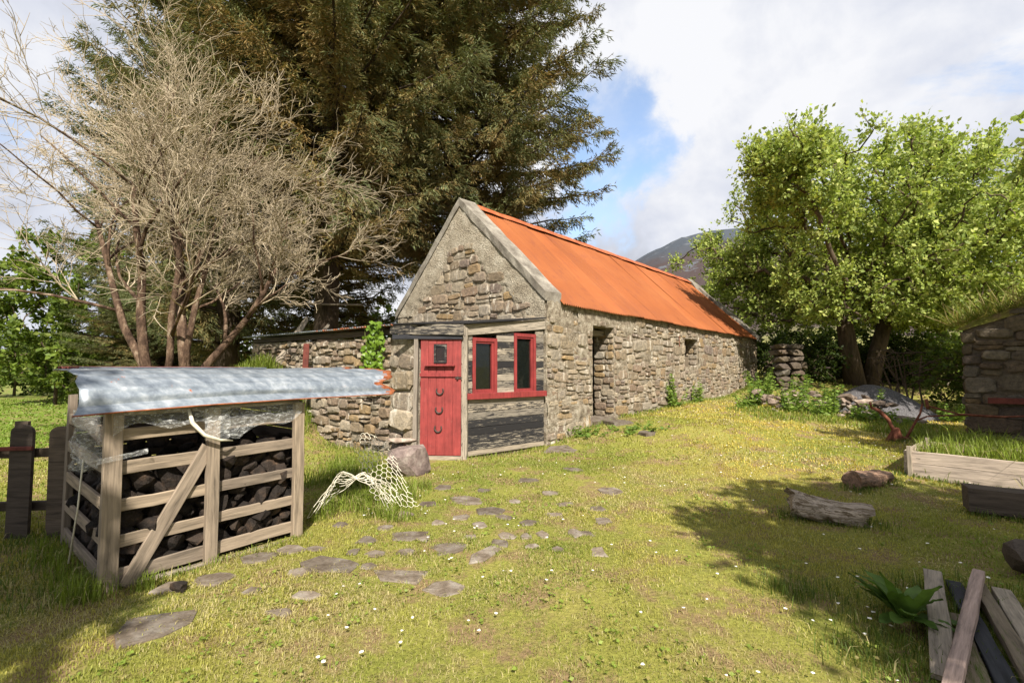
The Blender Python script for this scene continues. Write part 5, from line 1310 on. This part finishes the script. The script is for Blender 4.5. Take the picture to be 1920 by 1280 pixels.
# ------------------------------------------------------------------ grass
def build_grass():
    rg = np.random.default_rng(99); Ps, Hs, Ws, Kd = [], [], [], []
    def band(r0, r1, dens, h, w, half=50):
        a = rg.uniform(-math.radians(half), math.radians(half), int(dens*(r1*r1-r0*r0)*math.radians(half))); r = np.sqrt(rg.uniform(r0*r0, r1*r1, len(a)))
        x = r*np.sin(a); y = r*np.cos(a); n = len(a); Ps.append(np.c_[x, y]); Hs.append(h*rg.uniform(.5, 1.35, n)); Ws.append(w*rg.uniform(.7, 1.3, n)); Kd.append(np.zeros(n))
    band(1.6, 3.2, 12500, .032, .0034); band(3.2, 5, 8500, .034, .0044); band(5, 8, 3600, .038, .007); band(8, 12, 900, .05, .014); band(12, 18, 300, .06, .024); band(18, 34, 70, .08, .05)
    def clump(x, y, n, h, w, sp, kind=1, zoff=None):
        m = int(n); q = rg.normal(size=(m, 2))*sp; Ps.append(np.c_[x+q[:, 0], y+q[:, 1]]); Hs.append(h*rg.uniform(.4, 1.2, m)); Ws.append(np.full(m, w)); Kd.append(np.full(m, kind))
    for s in np.arange(.2, 13, .16): p = HP(s, -.14, 0); clump(p.x, p.y, 26, .12, .010, .09)
    for k in np.arange(.1, 2.4, .2): p = WA+WD*k+WN*.18; clump(p.x, p.y, 40, .13, .008, .09)
    for k in np.arange(0, 1.8, .12): p = PL+PD*k+PN*.08; clump(p.x, p.y, 22, .09, .007, .05)
    for k in np.arange(0, 1.35, .06): p = cp(k, 0, -.12); clump(p.x, p.y, 18, .075, .005, .045)
    for d in np.arange(0, 1.4, .1): p = cp(-.12, 0, d); clump(p.x, p.y, 40, .16, .006, .07)
    clump(-2.78, 3.2, 240, .20, .005, .07); clump(-2.5, 3.38, 160, .12, .005, .05)
    for i in range(46): clump(rg.uniform(-2.0, -1.05), rg.uniform(4.75, 6.2), 60, .17, .006, .07)
    for i in range(30): clump(rg.uniform(-2.7, -1.7), rg.uniform(6.2, 7.4), 60, .30, .008, .09)
    for i in range(160): clump(rg.uniform(-8.2, -4.3), rg.uniform(8.9, 10.7), 34, .24, .010, .14)
    for i in range(60): clump(rg.uniform(-5.3, -4.2), rg.uniform(9.4, 10.2), 40, .34, .010, .12)
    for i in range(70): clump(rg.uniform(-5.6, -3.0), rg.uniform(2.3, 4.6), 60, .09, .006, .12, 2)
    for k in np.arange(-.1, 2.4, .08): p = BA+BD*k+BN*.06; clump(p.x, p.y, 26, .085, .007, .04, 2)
    for i in range(70): q = BA+BD*rg.uniform(.1, 2.1)-BN*rg.uniform(.1, 1.2); clump(q.x, q.y, 34, .34, .009, .08)
    for i in range(40): q = BA+BD*rg.uniform(.2, 2.1)-BN*rg.uniform(1.3, 2.2); clump(q.x, q.y, 40, .5, .011, .10)
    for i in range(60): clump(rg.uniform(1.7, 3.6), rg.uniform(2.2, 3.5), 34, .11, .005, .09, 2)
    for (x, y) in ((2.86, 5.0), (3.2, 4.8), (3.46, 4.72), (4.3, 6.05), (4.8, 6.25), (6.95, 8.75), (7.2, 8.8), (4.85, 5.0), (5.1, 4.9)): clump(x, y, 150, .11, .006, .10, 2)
    for i in range(130): clump(rg.uniform(5.5, 9.6), rg.uniform(10.6, 12.4), 30, .14, .012, .14)
    for i in range(60): clump(rg.uniform(7.5, 9.0), rg.uniform(8.4, 10.5), 40, .20, .011, .16)
    for (cx, cy, a, b, rot) in FLAGS:
        m = 170; t = rg.uniform(0, 6.28, m); e = rg.uniform(.86, 1.2, m); x = a*np.cos(t)*e; y = b*np.sin(t)*e
        Ps.append(np.c_[cx+x*math.cos(rot)-y*math.sin(rot), cy+x*math.sin(rot)+y*math.cos(rot)]); Hs.append(.038*rg.uniform(.5, 1.3, m)); Ws.append(np.full(m, .006)); Kd.append(np.zeros(m))
    P = np.concatenate(Ps); Hh = np.concatenate(Hs); W = np.concatenate(Ws); K = np.concatenate(Kd)
    s, w = to_house(P[:, 0], P[:, 1]); keep = ~((s > -.05) & (s < HL+.1) & (w > -.03) & (w < HW+.1))
    keep &= ~((s <= 0) & (s > -2.0) & (w > .1) & (w < 6)) | (K > 0)
    q = P-np.array([CA.x, CA.y]); ck = q@np.array([CD.x, CD.y]); cd = q@np.array([CB.x, CB.y]); keep &= ~((ck > -.02) & (ck < CLEN+.02) & (cd > -.01) & (cd < CDEP))
    wq = P-np.array([WA.x, WA.y]); wk = wq@np.array([WD.x, WD.y]); wd = -(wq@np.array([WN.x, WN.y])); keep &= ~((wk > 0) & (wk < WLEN) & (wd > 0) & (wd < 3))
    pq = P-np.array([PL.x, PL.y]); pk = pq@np.array([PD.x, PD.y]); pdn = pq@np.array([PN.x, PN.y]); keep &= ~((pk > -1.0) & (pk < PLEN) & (pdn < 0) & (pdn > -1.6))
    for (cx, cy, a, b, rot) in FLAGS:
        x = P[:, 0]-cx; y = P[:, 1]-cy; xr = x*math.cos(rot)+y*math.sin(rot); yr = -x*math.sin(rot)+y*math.cos(rot)
        e = (xr/(a*.82))**2+(yr/(b*.82))**2+.9*(fbm(P[:, 0], P[:, 1], 9, 5)-.5); keep &= ~((e < 1) & (rg.random(len(e)) < .90)) 
    P, Hh, W, K = P[keep], Hh[keep], W[keep], K[keep]; n = len(P)
    x, y = P[:, 0], P[:, 1]; z = ground_z(x, y)
    inbed = ((P-np.array([BA.x, BA.y]))@np.array([BD.x, BD.y]) > 0) & (-(P-np.array([BA.x, BA.y]))@np.array([BN.x, BN.y]) > .03) & (-(P-np.array([BA.x, BA.y]))@np.array([BN.x, BN.y]) < 1.22); z = np.where(inbed, BA.z+.19, z)
    # bare, dry and lush patches
    dry = sst(fbm(x, y, .9, 71), .42, .66); path = np.exp(-((x+.2-.15*(y-4))/1.25)**2)*sst(y, 2.0, 3.5)*(1-sst(y, 6.3, 8.0)); thin = rg.random(n) < (.05+.50*sst(fbm(x, y, 1.1, 44), .50, .66)+.80*path*sst(fbm(x, y, 1.8, 77), .44, .58))
    keep = (~thin) | (K > 0); x, y, z, Hh, W, K, dry, path = (q[keep] for q in (x, y, z, Hh, W, K, dry, path)); n = len(x)
    Hh = np.where(K == 0, Hh*(.45+.75*fbm(x, y, 1.3, 83)), Hh)
    strawp = np.clip(.07+.60*dry**2+.30*path*sst(fbm(x, y, 2.2, 33), .4, .62), 0, .8)*(K == 0)+.10*(K == 1)+.08*(K == 2); straw = rg.random(n) < strawp
    lush = sst(fbm(x, y, .5, 91), .32, .68)[:, None]
    g = np.array([.20, .24, .042])*(1-lush)+np.array([.38, .345, .085])*lush; yel = sst(x, 1.5, 5)*sst(y, 4.5, 7.5)*(1-sst(y, 12, 16)); g = g*(1+np.c_[.42*yel, .22*yel, .1*yel])
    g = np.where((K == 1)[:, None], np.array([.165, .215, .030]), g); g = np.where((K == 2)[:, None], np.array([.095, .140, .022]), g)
    g = np.where(straw[:, None], np.array([.40, .345, .165]), g)
    g = np.where(((x < -8.5) & (K == 0))[:, None], np.array([.17, .25, .035]), g)
    tint = g*(1+rg.uniform(-.28, .28, (n, 1)))
    az = rg.uniform(0, 6.28, n); lean_ = rg.uniform(.15, .9, n); lean_ = np.where(straw, lean_+.6, lean_)
    dx, dy = np.cos(az), np.sin(az); px, py = -dy, dx
    B = np.c_[x, y, z-.006]; side = np.c_[px, py, np.zeros(n)]*W[:, None]*.5; m = B+np.c_[dx*lean_*.30, dy*lean_*.30, np.full(n, .62)]*Hh[:, None]; tip = B+np.c_[dx*lean_*.85, dy*lean_*.85, np.clip(1-.35*lean_, .2, 1)]*Hh[:, None]
    V = np.stack([B-side, B+side, m+side*.8, m-side*.8, tip], 1).reshape(-1, 3); i = np.arange(n)*5
    F = np.concatenate([np.c_[i, i+1, i+2], np.c_[i, i+2, i+3], np.c_[i+3, i+2, i+4]])
    o = fast_mesh('grass', V, F, M['grass'], None, {'tint': np.repeat(tint, 5, 0)}); tag(o, 'short yellow-green lawn grass with dry patches and long tufts', 'grass', kind='stuff')
    print('grass blades', n)
    # clover and plantain leaves lying among the blades
    m = 5000; a = rg.uniform(-.82, .82, m); r = 1.9+rg.random(m)**.75*8; cx = r*np.sin(a); cy = r*np.cos(a); s_, w_ = to_house(cx, cy)
    k = (w_ < -.3) & (fbm(cx, cy, 1.5, 123) > .52) & (cx > -2.2); 
    for (fx, fy, fa, fb, fr) in FLAGS: k &= np.hypot((cx-fx)/(fa*1.3), (cy-fy)/(fb*1.3)) > 1
    cx, cy = cx[k], cy[k]; m = len(cx); reps = 4
    X = np.repeat(cx, reps)+rg.normal(size=m*reps)*.02; Y = np.repeat(cy, reps)+rg.normal(size=m*reps)*.02; Pq = np.c_[X, Y, ground_z(X, Y)+rg.uniform(.008, .032, m*reps)]
    az2 = rg.uniform(0, 6.28, m*reps); Lq = rg.uniform(.012, .034, m*reps)
    leaves_mesh('lawn_weeds', Pq, np.c_[np.cos(az2), np.sin(az2), rg.uniform(-.1, .35, m*reps)], Lq, Lq*.75, mix_tint([(.18, .245, .04), (.22, .28, .05), (.29, .25, .09)], (3, 3, 1), m*reps, rg), M['grass'], None, rg)
    tag(bpy.data.objects['lawn_weeds'], 'small clover and plantain leaves among the lawn grass', 'weeds', kind='stuff')
    # daisies
    m = 620; a = rg.uniform(-.80, .80, m); r = 2.1+rg.random(m)**.8*11; X = r*np.sin(a); Y = r*np.cos(a); s, w = to_house(X, Y); cl = fbm(X, Y, .6, 15) > .44
    for (cx, cy, a, b, rot) in FLAGS: cl &= np.hypot((X-cx)/a, (Y-cy)/b) > 1.25
    k = (w < -.3) & cl & ~((X < -1.5)); X, Y = X[k], Y[k]; m = len(X); Z = ground_z(X, Y)+.045; R = rg.uniform(.007, .011, m)*(1+.05*np.hypot(X, Y)); V = [np.c_[X, Y, Z+.004]]
    for j in range(6): V.append(np.c_[X+R*math.cos(j*1.047), Y+R*math.sin(j*1.047), Z+rg.uniform(-.003, .003, m)])
    V = np.stack(V, 1).reshape(-1, 3); i = np.arange(m)*7; F = np.concatenate([np.c_[i, i+1+j, i+1+(j+1) % 6] for j in range(6)])
    o = fast_mesh('daisies', V, F, M['petal']); tag(o, 'tiny white daisies scattered through the lawn', 'daisies', kind='stuff')
    # rushes on the ruin's wall head
    RP, RL, RDir = [], [], []
    for q in range(3200):
        k = rg.uniform(-.22, 3.2); d = -.06+1.05*rg.random()**1.6; zt = 2.38+.34*max(k, -.1)+.02
        p = RU+RD*k-RN*d+Vector((0, 0, zt)); RP.append(p); RL.append(rg.uniform(.10, .35) if rg.random() < .8 else rg.uniform(.35, .75)); RDir.append((rg.normal()*.45-.55, rg.normal()*.45-.25, 1-.9*(d < .06)*rg.random()))
    RP = np.array(RP); RL = np.array(RL); RDir = np.array(RDir); tint = mix_tint([(.20, .21, .045), (.33, .27, .12), (.12, .16, .03)], (3, 2, 3), len(RP), rg)
    leaves_mesh('rushes', RP, RDir, RL, np.full(len(RP), .016), tint, M['grass'], ruin, rg, .1)["kind"] = 'stuff'
build_grass()
